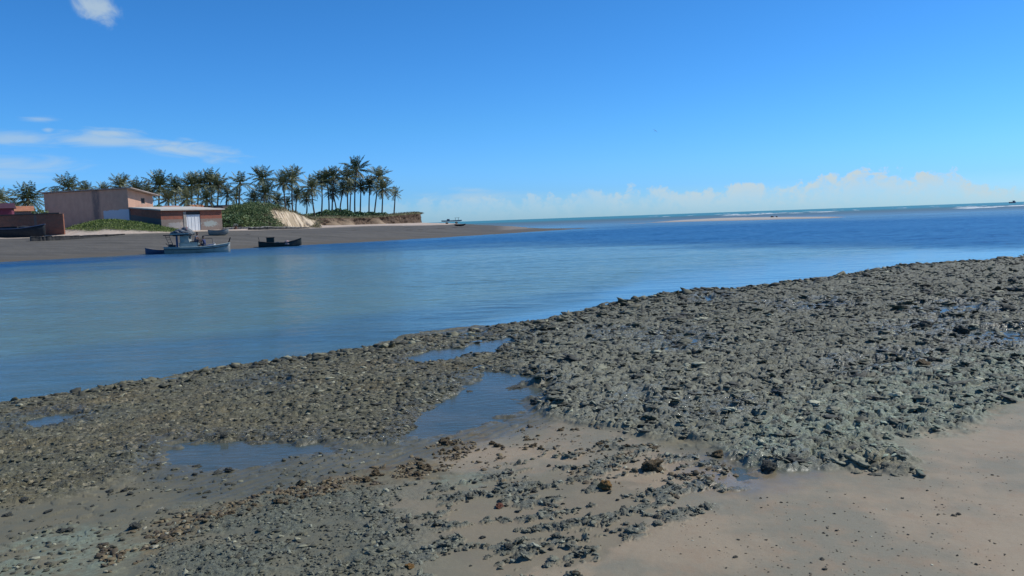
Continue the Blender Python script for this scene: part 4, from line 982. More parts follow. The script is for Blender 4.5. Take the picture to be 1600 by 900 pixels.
# canoe moored behind the fishing boat
cpos = onz(255, 396.3, 0.0)
def canoe(name, loc, rz, L, B, D, mat_, label, cat='canoe', bow=0.3, stern=0.25, inner=None, tilt=(0, 0)):
    e = empty(name, loc, rz, label, cat); e.rotation_euler = (tilt[0], tilt[1], rz)
    mb, sh, hb = hull(L, B, D, bow=bow, stern=stern, transom=0.06, pw=2.0); h_ = mb.build('hull', mat_, e, True)
    mb = MB(); rail(mb, L, sh, hb, 0.03, -0.97, 0.97, 0.0); mb.build('gunwale', M_palewd if inner is None else inner, h_)
    for t in (-0.45, 0.0, 0.45): MB().box((t * L / 2, 0, sh(t) - 0.10), (0.22, hb(t) * 2 - 0.10, 0.04)).build('thwart', M_palewd if inner is None else inner, e)
    return e
canoe('canoe', (cpos.x, cpos.y + 0.25, 0.05), R(12), 3.3, 0.85, 0.50, M_navy, 'dark blue canoe moored behind the stern of the white fishing boat')

# dark green boat with a box cabin
gp = onz(438, 385.4, 0.0)
gb = empty('green_boat', (gp.x, gp.y, 0.06), R(14), 'small dark green boat with a box cabin and pinkish nets, at the water edge', 'boat')
L = 4.45
mb, sh, hb = hull(L, 1.15, 0.60, bow=0.42, stern=0.20, transom=0.35, pw=1.8); hu = mb.build('hull', M_green, gb, True)
mb = MB(); rail(mb, L, sh, hb, 0.035); mb.build('gunwale', M_bottom, hu)
mb = MB(); pts_ = [(t, hb(t) - 0.06) for t in np.linspace(-0.94, 0.9, 16)]; mb.prism([(t * L / 2, w_) for t, w_ in pts_] + [(t * L / 2, -w_) for t, w_ in pts_[::-1]], 0.12, 0.17); mb.build('deck', M_green, gb)
cb = MB().box((-0.98, 0, 0.55), (0.80, 0.7, 0.76)).build('cabin', M_green, gb, bevel=0.03); MB().box((-0.98, 0, 0.955), (0.9, 0.8, 0.05)).build('cabin_roof', M_bottom, cb)
MB().box((-0.25, -0.1, 0.40), (0.42, 0.40, 0.14)).build('hatch', M_grey, gb)
mb = MB(); mb.tube([(-2.12, 0, 0.6), (-2.20, 0, 1.05)], 0.025, 6); mb.build('stern_post', M_bottom, gb)
bpy.context.view_layer.update()
mb = MB(); pile(mb, (0, 0, 0), (0.5, 0.36, 0.34), 1.0, 46); o = mb.build('net_pile', M_pinknet, None, True); o.location = gb.matrix_world @ Vector((0.70, 0, 0.22)); o.rotation_euler = gb.rotation_euler
tag(o, 'heap of pinkish fishing net in the bow of the dark green boat', 'net')

# small grey dinghy on the sand
dp = onfar(342, 367.5)
e = empty('dinghy', (dp.x, dp.y, dp.z + 0.20), R(6), 'small pale grey dinghy drawn up on the sand in front of the shed', 'boat')
mb, sh, hb = hull(2.3, 1.05, 0.62, bow=0.2, stern=0.08, transom=0.65); hu = mb.build('hull', M_grey, e, True)
mb = MB(); rail(mb, 2.3, sh, hb, 0.03); mb.build('gunwale', M_palewd, hu)
for t in (-0.4, 0.3): MB().box((t * 1.15, 0, sh(t) - 0.1), (0.2, hb(t) * 2 - 0.1, 0.04)).build('thwart', M_palewd, e)
# dark boat under the brick wall
dp = onfar(28, 371.0)
e = empty('beached_boat', (dp.x, dp.y, dp.z + 0.28), R(-2), 'big dark navy boat laid up on the sand in front of the brick wall', 'boat')
mb, sh, hb = hull(6.6, 1.9, 1.15, bow=0.42, stern=0.1, transom=0.6); hu = mb.build('hull', M_bottom, e, True)
mb = MB(); rail(mb, 6.6, sh, hb, 0.05); mb.build('gunwale', M_navy, hu)
mb = MB(); mb.box((-0.9, 0, 0.80), (2.6, 1.2, 0.35)); mb.ball((0.8, 0, 0.78), 0.5, 2, (1.8, 0.9, 0.5), 0.08); mb.build('cover', M_bottom, e)
# boat on two rollers and the dark canoe at the end of the spit
dp = onfar(706, 350.0)
sb_ = empty('raft_boat', (dp.x, dp.y, dp.z + 0.44), R(-4), 'slim blue sailing raft resting on log rollers at the top of the spit', 'boat')
hu = MB(); pts_ = [(-2.1, 0.12), (-1.6, 0.45), (1.4, 0.5), (1.95, 0.3), (2.1, 0.1)]; hu.prism([(x, y) for x, y in pts_] + [(x, -y) for x, y in pts_[::-1]], 0, 0.24)
for v in hu.b.verts: v.co.z += 0.05 * v.co.x ** 2 * 0.5
hu = hu.build('hull', paint('teal_paint', (0.05, 0.14, 0.19), (0.04, 0.11, 0.15)), sb_)
MB().box((-0.7, 0, 0.44), (0.5, 0.6, 0.30)).build('seat', M_navy, sb_)
mb = MB()
for x in (0.75, 1.35): mb.tube([(x, -0.3, 0.24), (x + 0.05, -0.3, 0.80)], 0.02, 6); mb.tube([(x, 0.3, 0.24), (x + 0.05, 0.3, 0.80)], 0.02, 6)
mb.tube([(0.62, -0.3, 0.79), (1.6, -0.3, 0.82)], 0.018, 6); mb.tube([(0.62, 0.3, 0.79), (1.6, 0.3, 0.82)], 0.018, 6); mb.tube([(0.75, -0.3, 0.79), (0.75, 0.3, 0.79)], 0.018, 6); mb.tube([(1.40, -0.3, 0.81), (1.40, 0.3, 0.81)], 0.018, 6); mb.build('rack', M_metal, sb_)
for x, nm_ in ((-1.0, 'first'), (0.95, 'second')):
    mb = MB(); mb.tube([(x, -0.65, -0.21), (x, 0.65, -0.21)], 0.20, 12); o = mb.build('log_roller', M_metal, None, True); o.location = sb_.location; o.rotation_euler = sb_.rotation_euler
    tag(o, 'dark log roller under the ' + ('left' if x < 0 else 'right') + ' half of the blue raft', 'log roller', 'log rollers under the raft')
dp = onfar(719, 353.2)
canoe('canoe', (dp.x, dp.y, dp.z + 0.12), R(-9), 2.1, 0.55, 0.30, M_bottom, 'black canoe lying on the sand of the spit beside the raft', bow=0.08, stern=0.06)
# trawler on the horizon
tp = Vector((1582.0, 0, 0)); d_ = ray(1582, 317); q = 1500 / d_.y
tr_ = empty('trawler', (d_.x * q, 1500, 0), R(4), 'dark trawler far out at sea on the horizon', 'ship')
mb, sh, hb = hull(13, 4, 3.0, bow=1.2, stern=0.4, transom=0.6); mb.build('hull', M_navy, tr_, True)
MB().box((2.6, 0, 3.3), (2.8, 2.6, 2.6)).build('wheelhouse', M_navy, tr_)
mb = MB(); mb.tube([(-1, 0, 1.5), (-1, 0, 5.2)], 0.14); mb.tube([(-1, 0, 2.2), (-5.0, 0, 4.6)], 0.10); mb.build('mast', M_metal, tr_)

# ------------------------------------------------------------------ people
def skin_mesh(joints, edges, name, mat_, parent=None, lev=2):
    me = bpy.data.meshes.new(name); me.from_pydata([j[0] for j in joints], edges, [])
    o = bpy.data.objects.new(name, me); COL.objects.link(o)
    md = o.modifiers.new('s', 'SKIN'); md.use_smooth_shade = True
    for k, j in enumerate(joints):
        sv = me.skin_vertices[0].data[k]; rr = j[1]; sv.radius = (rr, rr) if not isinstance(rr, tuple) else rr
    me.skin_vertices[0].data[0].use_root = True
    sd_ = o.modifiers.new('d', 'SUBSURF'); sd_.levels = lev; sd_.render_levels = lev
    bpy.context.view_layer.update()
    dg = bpy.context.evaluated_depsgraph_get()
    m2 = bpy.data.meshes.new_from_object(o.evaluated_get(dg)); bpy.data.objects.remove(o)
    return link(name, m2, mat_, parent, True)
M_skin = simple('brown_skin', (0.16, 0.085, 0.055), (0.19, 0.10, 0.065), 8, 0.6, 0.0)
M_hair = simple('black_hair', (0.012, 0.010, 0.009), (0.02, 0.017, 0.015), 20, 0.7, 0.2)
def seated(loc, rz, shirt, shorts, label, lean=0.1, arm=0.0, hat=False):
    e = empty('person', loc, rz, label, 'person')            # seat at z = 0, facing +x
    J = [((0, 0, 0.08), (0.14, 0.12)), ((0.02, 0, 0.25), (0.12, 0.10)), ((0.05 + lean * .4, 0, 0.42), (0.15, 0.11)), ((0.06 + lean * .6, 0, 0.55), 0.07), ((0.07 + lean * .7, 0, 0.63), 0.055),
         ((0.09 + lean * .8, 0, 0.72), (0.085, 0.095)), ((0.095 + lean * .8, 0, 0.82), (0.075, 0.085))]
    E = [(0, 1), (1, 2), (2, 3), (3, 4), (4, 5), (5, 6)]
    for s in (1, -1):
        k = len(J)
        J += [((0.05 + lean * .5, s * 0.19, 0.50), 0.06), ((0.12 + lean * .6, s * 0.25, 0.27 + arm * .4), 0.045), ((0.32 + lean * .5, s * 0.16, 0.25 + arm), 0.035), ((0.41 + lean * .5, s * 0.14, 0.25 + arm), (0.03, 0.045)), ((0.48 + lean * .5, s * 0.13, 0.23 + arm), (0.015, 0.035)),
              ((0.06, s * 0.10, 0.07), 0.085), ((0.44, s * 0.13, 0.10), 0.065), ((0.46, s * 0.13, -0.30), 0.045), ((0.48, s * 0.13, -0.34), 0.04), ((0.60, s * 0.14, -0.37), (0.045, 0.028))]
        E += [(2, k), (k, k + 1), (k + 1, k + 2), (k + 2, k + 3), (k + 3, k + 4), (0, k + 5), (k + 5, k + 6), (k + 6, k + 7), (k + 7, k + 8), (k + 8, k + 9)]
    body = skin_mesh(J, E, 'body', M_skin, e)
    T = [((-0.005, 0, 0.10), (0.158, 0.135)), J[1], J[2], J[3]]; T = [(p, (r[0] * 1.14, r[1] * 1.14) if isinstance(r, tuple) else r * 1.12) for p, r in T]
    k = 7; TJ = T + [(J[7][0], 0.07), (tuple((Vector(J[7][0]) + Vector(J[8][0])) / 2), 0.062), (J[17][0], 0.07), (tuple((Vector(J[17][0]) + Vector(J[18][0])) / 2), 0.062)]
    skin_mesh(TJ, [(0, 1), (1, 2), (2, 3), (2, 4), (4, 5), (2, 6), (6, 7)], 'shirt', shirt, e)
    P_ = [((0, 0, 0.07), (0.155, 0.135))]; PE = []
    for s in (1, -1):
        k = len(P_); P_ += [((0.07, s * 0.10, 0.075), 0.10), ((0.38, s * 0.13, 0.10), 0.088)]; PE += [(0, k), (k, k + 1)]
    skin_mesh(P_, PE, 'shorts', shorts, e)
    hx = 0.085 + lean * .8
    mb = MB(); mb.ball((hx - 0.012, 0, 0.815), 0.107, 3, (1.0, 0.92, 0.92)); 
    for v in list(mb.b.verts):
        if v.co.z < 0.775 or (v.co.x > hx + 0.055 and v.co.z < 0.86): mb.b.verts.remove(v)
    mb.build('hair', M_hair, e, True)
    mb = MB(); mb.ball((hx + 0.105, 0, 0.755), 0.016, 2, (1.2, 0.8, 1.2)); mb.build('nose', M_skin, e, True)
    for s in (1, -1): MB().ball((hx + 0.082, s * 0.034, 0.785), 0.011, 2).build('eye', M_hair, e, True)
    for s in (1, -1): MB().ball((hx + 0.005, s * 0.094, 0.765), 0.024, 2, (0.8, 0.35, 1.2)).build('ear', M_skin, e, True)
    return e
M_shirt1 = simple('grey_shirt', (0.10, 0.14, 0.19), (0.13, 0.17, 0.22), 6, 0.9, 0.1)
M_shirt2 = simple('navy_shirt', (0.020, 0.035, 0.10), (0.03, 0.045, 0.12), 6, 0.9, 0.1)
M_shorts = simple('dark_shorts', (0.03, 0.035, 0.06), (0.04, 0.045, 0.07), 6, 0.9, 0.1)
bpy.context.view_layer.update()
fz = R(6)
seated(fb.matrix_world @ Vector((-0.10, -0.26, 0.985)), fz - R(12), M_shirt1, M_shorts, 'person in a grey shirt sitting on the cabin top of the white boat, bent forward', 0.12, 0.0)
seated(fb.matrix_world @ Vector((0.66, -0.22, 0.64)), fz + R(168), M_shirt2, M_shorts, 'person in a navy shirt sitting on a crate in the white boat with raised hands', 0.02, 0.24)
mb = MB(); mb.box((0, 0, 0.08), (0.42, 0.42, 0.16)); [mb.box((0, -0.215, z_), (0.44, 0.012, 0.04)) for z_ in (0.04, 0.12)]
stand_on('crate', mb, M_tarp, 0.66, -0.22, 0.445, 'blue crate under the person in the navy shirt', 'crate', False)

# ------------------------------------------------------------------ bird and small things
bp_ = at(1023.5, 204.5, 330)
bd = MB(); bd.ball((0, 0, 0), 0.14, 2, (2.6, 0.8, 0.8)); bd.ball((0.40, 0, 0.03), 0.08, 2, (1.6, 0.8, 0.8))
bd.poly([(-0.30, 0.05, 0.02), (-0.62, 0.16, 0.0), (-0.55, 0, 0.0), (-0.62, -0.16, 0.0), (-0.30, -0.05, 0.02)])
bird = bd.build('bird', simple('dark_feathers', (0.03, 0.03, 0.035), (0.05, 0.05, 0.055), 10, 0.8, 0.1), None, True)
for s in (1, -1):
    mb = MB()
    ch = [(0.05, 0.22, 0.10, -0.16), (0.35, 0.26, 0.12, -0.12), (0.7, 0.20, 0.10, -0.12), (1.05, 0.02, 0.0, -0.18)]
    tp_ = []; bt_ = []
    for y_, zz, xf, xb in ch:
        tp_.append((mb.b.verts.new((xf, s * y_, zz + 0.012)), mb.b.verts.new((xb, s * y_, zz + 0.012)))); bt_.append((mb.b.verts.new((xf, s * y_, zz - 0.012)), mb.b.verts.new((xb, s * y_, zz - 0.012))))
    for i in range(3):
        mb.b.faces.new((tp_[i][0], tp_[i][1], tp_[i + 1][1], tp_[i + 1][0])); mb.b.faces.new((bt_[i][0], bt_[i + 1][0], bt_[i + 1][1], bt_[i][1]))
        mb.b.faces.new((tp_[i][0], tp_[i + 1][0], bt_[i + 1][0], bt_[i][0])); mb.b.faces.new((tp_[i][1], bt_[i][1], bt_[i + 1][1], tp_[i + 1][1]))
    mb.build('wing', bird.data.materials[0], bird)
bird.location = bp_; bird.rotation_euler = (R(38), R(-10), R(60))
tag(bird, 'dark seabird gliding alone in the blue sky', 'bird')
# stump with a tuft of dry leaves beside the dune
sp_ = onfar(368.5, 358.2); 
st = empty('stump', sp_, 0, 'reddish brown stump with a grey tuft on top, beside the shrubs and the shed', 'stump')
mb = MB(); mb.tube([(0, 0, -0.1), (0.03, 0, 0.35)], 0.17, 9, 0.13); mb.ball((-0.1, 0, 0.08), 0.14, 2, (1, 1, 0.9), 0.15); mb.build('trunk', simple('red_bark', (0.16, 0.07, 0.045), (0.11, 0.055, 0.04), 6, 0.9, 0.5), st)
mb = MB()
for k in range(70):
    a = random.uniform(0, 2 * PI); b_ = random.uniform(0.1, 1.4); r_ = random.uniform(0.2, 0.42); d_ = Vector((math.cos(a) * math.cos(b_), math.sin(a) * math.cos(b_), math.sin(b_)))
    p0 = Vector((0, 0, 0.36)); s_ = d_.orthogonal().normalized() * 0.05; mb.poly([p0 + s_ * .5, p0 + d_ * r_ + s_, p0 + d_ * r_ * 1.2, p0 + d_ * r_ - s_])
mb.build('leaves', simple('grey_leaves', (0.16, 0.17, 0.13), (0.24, 0.24, 0.19), 6, 0.9, 0.0), st)
for px_, s_, lab in ((1206.5, 0.24, 'low dark rock on the crest of the far sandbar, the wider left one'), (1213.6, 0.19, 'small dark rock on the crest of the far sandbar, right of a wider one')):
    p = onz(px_, 340.2 - 0.035 * (px_ - 1206), 0.15); mb = MB(); mb.ball((0, 0, 0), s_, 3, (1.7 if s_ > .2 else 1.2, 1, 0.9), 0.10)
    o = mb.build('rock', M_shadewall_rock, None, True); o.location = (p.x, p.y, 0.38); tag(o, lab, 'rock', 'dark rocks on the sandbar')
# ------------------------------------------------------------------ coconut palms
def frondmat(name, c1, c2):
    mt, g, b = newmat(name)
    oi = g.n('ObjectInfo').outputs['Random']; tc = g.n('TexCoord').outputs['Object']
    f = g.m('ADD', g.m('MULTIPLY', g.noise(tc, 1.3, 3, 0.6), 0.8), g.m('MULTIPLY', oi, 0.45))
    lk(g, g.mix(g.mr(f, 0.25, 0.95), c1, c2), b, 'Base Color'); b.inputs['Roughness'].default_value = 0.5; b.inputs['Specular IOR Level'].default_value = 0.4
    return mt
M_frond = frondmat('palm_frond', (0.046, 0.072, 0.026), (0.200, 0.205, 0.095))
M_dryfrond = frondmat('dry_frond', (0.13, 0.085, 0.045), (0.20, 0.14, 0.08))
M_trunk = simple('palm_trunk', (0.060, 0.050, 0.040), (0.105, 0.086, 0.068), 3, 0.9, 0.4)
def frond(V, F, az, e0, L, droop, rnd, leaf=0.62, step=0.13, twist=0.0, hang=0.55):
    n = max(6, int(L / step)); p = Vector((0, 0, 0)); e = e0; hd = Vector((math.cos(az), math.sin(az), 0)); sd = Vector((-math.sin(az), math.cos(az), 0))
    prev = None
    for i in range(n + 1):
        s = i / n
        d = hd * math.cos(e) + Vector((0, 0, math.sin(e)))
        upv = (d.cross(sd)).normalized() * -1
        if upv.z < 0: upv = -upv
        w = 0.055 * (1 - s) + 0.012
        cur = (len(V), len(V) + 1); V.append(p + sd * w); V.append(p - sd * w)
        if prev: F.append((prev[0], cur[0], cur[1], prev[1]))
        prev = cur
        if s > 0.10:
            ll = leaf * (math.sin(PI * min(1, 0.16 + s * 0.86)) ** 0.7) * rnd.uniform(0.8, 1.15) + 0.10
            for sg in (1, -1):
                dr = (sd * sg * 0.85 + d * 0.62 - Vector((0, 0, hang * rnd.uniform(0.5, 1.5)))).normalized()
                tip = p + dr * ll - Vector((0, 0, 0.10 * ll)); mid = p + dr * ll * 0.5
                b_ = len(V); t_ = d * (0.044 + 0.02 * rnd.random())
                V += [p - t_ * 0.6, mid - t_, tip, mid + t_]; F.append((b_, b_ + 1, b_ + 2, b_ + 3))
        p = p + d * (L / n); e -= droop * (0.35 + 1.3 * s) / n
    return p
def make_crown(seed, nf=29, L=2.85):
    rnd = random.Random(seed); V = []; F = []
    for k in range(nf):
        s = k / (nf - 1); az = k * 2.39996 + rnd.uniform(-0.3, 0.3)
        e0 = R(88 - 122 * s ** 1.1 + rnd.uniform(-9, 9))
        frond(V, F, az, e0, L * (0.82 + 0.25 * math.sin(PI * s) + rnd.uniform(-0.1, 0.1)), R(28 + 44 * s + rnd.uniform(-12, 14)), rnd)
    me = bpy.data.meshes.new('crown'); me.from_pydata([tuple(v) for v in V], [], F); me.materials.append(M_frond)
    V = []; F = []
    for k in range(7):
        frond(V, F, rnd.uniform(0, 2 * PI), R(-35 + rnd.uniform(-20, 15)), L * rnd.uniform(0.6, 0.8), R(50 + rnd.uniform(-10, 10)), rnd, leaf=0.42, hang=1.2)
    m2 = bpy.data.meshes.new('dry_fronds'); m2.from_pydata([tuple(v) for v in V], [], F); m2.materials.append(M_dryfrond)
    b = MB()
    b.ball((0, 0, -0.12), 0.26, 2, (1, 1, 1.3))
    for k in range(11):
        a = rnd.uniform(0, 2 * PI); b.ball((0.24 * math.cos(a), 0.24 * math.sin(a), -0.22 - 0.12 * rnd.random()), 0.125, 2, (1, 1, 1.2))
    m3 = bpy.data.meshes.new('coconuts'); b.b.to_mesh(m3); b.b.free(); m3.materials.append(M_nut)
    return me, m2, m3
M_nut = simple('coconut_husk', (0.10, 0.075, 0.03), (0.14, 0.09, 0.04), 6, 0.6, 0.1)
CROWNS = [make_crown(s) for s in (3, 8, 21, 34, 55)] + [make_crown(5, 17, 2.7)]
PALMS = [  # top of crown px, py; trunk foot px; depth; crown scale; label
    (-4, 289, -3, 124, 1.0, 'coconut palm cut by the left edge of the picture behind the magenta house'),
    (41, 282, 42, 118, 1.15, 'big full coconut palm behind the brick yard wall, left of the peach house'),
    (20, 309, 20, 122, 0.75, 'low young palm tucked left of the big palm behind the yard wall'),
    (105, 270, 104, 132, 1.05, 'tall palm whose broad crown rises over the left end of the peach house roof'),
    (131, 282, 131, 138, 0.78, 'small palm crown over the peach house roof, right of a much broader one'),
    (86, 291, 88, 136, 0.75, 'small palm half hidden behind the left end of the peach house roof'),
    (161, 284, 160, 142, 0.70, 'smallest palm crown peeping over the middle of the peach house roof'),
    (186, 270, 186, 142, 0.98, 'pale green palm over the right part of the peach house roof'),
    (212, 275, 214, 138, 1.0, 'dense palm crown right behind the gable corner of the peach house'),
    (248, 265, 249, 140, 1.18, 'big dark palm immediately right of the peach house gable'),
    (273, 273, 275, 144, 1.02, 'dark palm just right of the biggest palm beside the peach gable'),
    (230, 284, 231, 146, 0.85, 'palm half hidden between the peach gable and the big dark palm'),
    (262, 292, 262, 138, 0.9, 'low palm between two dark palms above the shed roof'),
    (291, 290, 290, 136, 0.92, 'low spiky young palm over the middle of the shed roof'),
    (298, 267, 304, 146, 1.08, 'left one of the leaning pair of tall palms over the shed door'),
    (310, 265, 306, 150, 1.05, 'right one of the leaning pair of tall palms over the shed door'),
    (327, 263, 332, 150, 1.12, 'tall ragged palm over the right end of the shed roof'),
    (340, 268, 335, 146, 1.05, 'second ragged palm over the right end of the shed, slightly lower'),
    (322, 292, 322, 138, 0.85, 'low palm between the ragged tall palms and the shed roof'),
    (354, 285, 354, 142, 0.9, 'low palm left of the lone star shaped palm over the dark roof'),
    (374, 264, 375, 142, 1.0, 'open star shaped palm with a bare straight trunk over the dark tiled roof'),
    (368, 290, 366, 146, 0.85, 'short palm under the star shaped one behind the dark tiled roof'),
    (409, 256, 413, 150, 1.12, 'tall palm standing alone over the top of the shrubby dune'),
    (413, 279, 416, 146, 1.12, 'broad low palm right below a tall one on the shrubby dune'),
    (396, 294, 397, 150, 0.8, 'short palm left of the tall palm on the dune top'),
    (432, 298, 436, 158, 0.8, 'short palm right of the broad low palm on the dune'),
    (441, 266, 447, 156, 0.98, 'left one of the two close tall palms over the bare sand slope'),
    (455, 257, 459, 158, 1.15, 'right and taller one of the two close tall palms over the bare sand slope'),
    (463, 288, 463, 164, 0.85, 'low brownish palm under the two close tall palms'),
    (449, 306, 450, 168, 0.6, 'tiny palm far behind the two close tall palms'),
    (478, 295, 478, 172, 0.85, 'low palm at the gap right of the two close tall palms'),
    (486, 274, 493, 162, 1.02, 'palm with a thick dark trunk just right of the gap over the sand slope'),
    (501, 264, 502, 168, 1.05, 'first palm of the tight trio in the middle of the point'),
    (509, 261, 514, 172, 1.0, 'middle palm of the tight trio in the middle of the point'),
    (520, 257, 519, 170, 1.08, 'tallest right palm of the tight trio in the middle of the point'),
    (519, 285, 527, 176, 0.9, 'slim palm with a strongly leaning trunk below the trio'),
    (536, 279, 531, 172, 0.92, 'low dark palm with drooping fronds left of the tallest palm'),
    (541, 257, 544, 172, 1.12, 'grey green palm directly left of the tallest palm'),
    (548, 278, 547, 184, 0.85, 'low palm behind the grey green palm beside the tallest one'),
    (556, 242, 555, 176, 1.30, 'tallest coconut palm of the whole row'),
    (563, 275, 563, 178, 0.95, 'palm close under the right side of the tallest palm'),
    (577, 272, 577, 178, 1.0, 'medium palm standing in the gap right of the tallest palm'),
    (591, 257, 585, 178, 1.12, 'tall palm leaning right, near the right end of the row'),
    (597, 276, 597, 174, 1.10, 'straight palm with a long bare trunk, second from the right end'),
    (617, 290, 616, 182, 0.80, 'small lone palm at the right end of the row, apart from the others'),
]
def drop_all(x, y): return drop(x, y, 2.4)
for k, (px, py, fx, Y, cs, lab) in enumerate(PALMS):
    star = ('star' in lab) or ('small lone' in lab)
    me, m2, m3 = CROWNS[5] if star else CROWNS[(k * 3) % 5]
    foot = at(fx, 345, Y); gz_ = drop_all(foot.x, foot.y)
    top = at(px, py, Y + random.uniform(-0.6, 0.6)); topz = top.z - 2.45 * cs
    root = empty('coconut_palm', (foot.x, foot.y, gz_), 0, lab, 'palm tree', 'coconut palms along the far shore')
    dx, dy, dz = top.x - foot.x, top.y - foot.y, topz - gz_
    pts = []; bow = random.uniform(-0.25, 0.25)
    for i in range(11):
        s = i / 10; q = s ** 1.25
        pts.append((dx * q + bow * math.sin(PI * s), dy * q, -0.4 + (dz + 0.4) * s))
    r_ = (0.15 if cs > 0.7 else 0.11)
    mb = MB(); mb.tube(pts, r_ * 1.15, 9, r_ * 0.72); mb.ball(pts[0], r_ * 1.5, 2, (1, 1, 0.8)); mb.build('trunk', M_trunk, root, True)
    for nm, mm in (('crown', me), ('dry_fronds', m2), ('coconuts', m3)):
        if nm == 'dry_fronds' and (star or k % 5 == 2): continue
        c = bpy.data.objects.new(nm, mm); COL.objects.link(c); c.parent = root
        c.location = (dx, dy, dz); c.rotation_euler = (random.uniform(-0.06, 0.06), random.uniform(-0.06, 0.06), random.uniform(0, 2 * PI)); c.scale = (cs, cs, cs * random.uniform(0.95, 1.08))

# ------------------------------------------------------------------ leaves and grass
def leafmat(name, c1, c2, rough=0.55):
    mt, g, b = newmat(name)
    A = g.n('Attribute', attribute_name='tint')
    lk(g, g.mix(A.outputs['Fac'], c1, c2), b, 'Base Color'); b.inputs['Roughness'].default_value = rough; b.inputs['Specular IOR Level'].default_value = 0.35
    return mt
def leaves(name, C, size, mat_, tint, up=0.4, aspect=0.55):
    """one pointed leaf per point of C"""
    n = len(C); D = rng.normal(size=(n, 3)); D[:, 2] = np.abs(D[:, 2]) * 0.8 + up; D /= np.linalg.norm(D, axis=1, keepdims=True)
    S_ = np.cross(D, rng.normal(size=(n, 3))); S_ /= np.linalg.norm(S_, axis=1, keepdims=True)
    s = (size if np.ndim(size) else np.full(n, size))[:, None]
    V = np.stack([C - D * s * 0.5, C + S_ * s * aspect * 0.5, C + D * s * 0.5, C - S_ * s * aspect * 0.5], 1).reshape(-1, 3)
    F = np.arange(4 * n).reshape(n, 4)
    return npmesh(name, V, F, False, {'tint': np.repeat(np.repeat(tint[:, None], 4, 0).reshape(-1, 1), 3, 1)})
def clumps(P, rad, per, flat=0.7):
    out = []; tt_ = []
    for p, r in zip(P, rad):
        q = rng.normal(size=(per, 3)); q /= np.linalg.norm(q, axis=1, keepdims=True); q *= (rng.uniform(0.35, 1, (per, 1)) ** 0.5) * r; q[:, 2] = np.abs(q[:, 2]) * flat
        out.append(p + q); t0 = rng.uniform(0, 1); tt_.append(np.clip(t0 * 0.6 + rng.uniform(0, 0.5, per), 0, 1))
    return np.concatenate(out), np.concatenate(tt_)
M_leaf = leafmat('scrub_leaf', (0.050, 0.092, 0.022), (0.180, 0.225, 0.080))
M_leaf2 = leafmat('seagrape_leaf', (0.045, 0.095, 0.028), (0.13, 0.20, 0.085))
M_grass = leafmat('grass_blade', (0.095, 0.150, 0.022), (0.23, 0.26, 0.075))
M_dry = leafmat('dry_grass', (0.11, 0.105, 0.045), (0.26, 0.215, 0.115))
tq = tt.ravel()
ok = np.where((sandm < 0.3) & (tq > -0.02) & (tq < 1.35) & (dpx > 344) & (dpx < 436))[0]
pick = rng.choice(ok, 420); P_ = Vd[pick]; rr = rng.uniform(0.35, 1.0, 420)
C_, t_ = clumps(P_, rr, 95)
tag(link('dune_scrub', leaves('dune_scrub', C_, rng.uniform(0.10, 0.23, len(C_)), M_leaf, t_), M_leaf), 'dense green scrub covering the left side of the dune', 'scrub', kind='stuff')
ok = np.where((sandm < 0.5) & (tq > -0.02) & (tq < 1.3) & (dpx > 405))[0]
pick = rng.choice(ok, 5200); C_ = Vd[pick] + rng.normal(size=(5200, 3)) * [0.3, 0.3, 0.03] + [0, 0, 0.10]
tag(link('dune_grass', leaves('dune_grass', C_, rng.uniform(0.25, 0.5, len(C_)), M_dry, np.clip(rng.uniform(0, 1, 5200), 0, 1), 0.9, 0.16), M_dry), 'dry yellowish grass along the crest of the dune and round the bare sand', 'grass', kind='stuff')
# mound grass
ok = np.where((veg > 0.35) & (by < 112))[0]
pick = rng.choice(ok, 18000); C_ = Vf[pick] + rng.normal(size=(18000, 3)) * [0.25, 0.25, 0.02] + [0, 0, 0.07]
tag(link('mound_grass', leaves('mound_grass', C_, rng.uniform(0.12, 0.30, 18000), M_grass, rng.uniform(0, 0.7, 18000), 0.9, 0.2), M_grass), 'green grass growing on the sand mound beside the peach house', 'grass', kind='stuff')
# bluff top grass and sea-grape
topv = np.array([r for r in RR[21:27]]).reshape(-1, 3); k_ = rng.choice(len(topv), 7000); C_ = topv[k_] + rng.normal(size=(7000, 3)) * [0.4, 0.5, 0.03] + [0, 0, 0.10]
tag(link('bluff_grass', leaves('bluff_grass', C_, rng.uniform(0.2, 0.42, 7000), M_dry, rng.uniform(0, 0.8, 7000), 0.9, 0.16), M_dry), 'short dry grass on the rim of the eroded bluff', 'grass', kind='stuff')
P_ = []; rr = []
for k in range(430):
    px = rng.uniform(455, 604); Y = rng.uniform(160, 200)
    f = at(px, 345, Y); z = drop(f.x, f.y)
    if z < 3.0: continue
    hgt = 1.5 * math.exp(-((px - 528) / 34) ** 2) + 0.35 * math.exp(-((px - 583) / 12) ** 2) + 0.5 * math.exp(-((px - 465) / 14) ** 2)
    P_.append((f.x, f.y, z + rng.uniform(0, 0.9) * hgt)); rr.append(rng.uniform(0.35, 0.8))
C_, t_ = clumps(np.array(P_), np.array(rr), 34)
tag(link('seagrape_scrub', leaves('seagrape_scrub', C_, rng.uniform(0.22, 0.42, len(C_)), M_leaf2, t_, 0.2, 0.8), M_leaf2), 'low broad-leaved scrub under the palms on the bluff', 'scrub', kind='stuff')
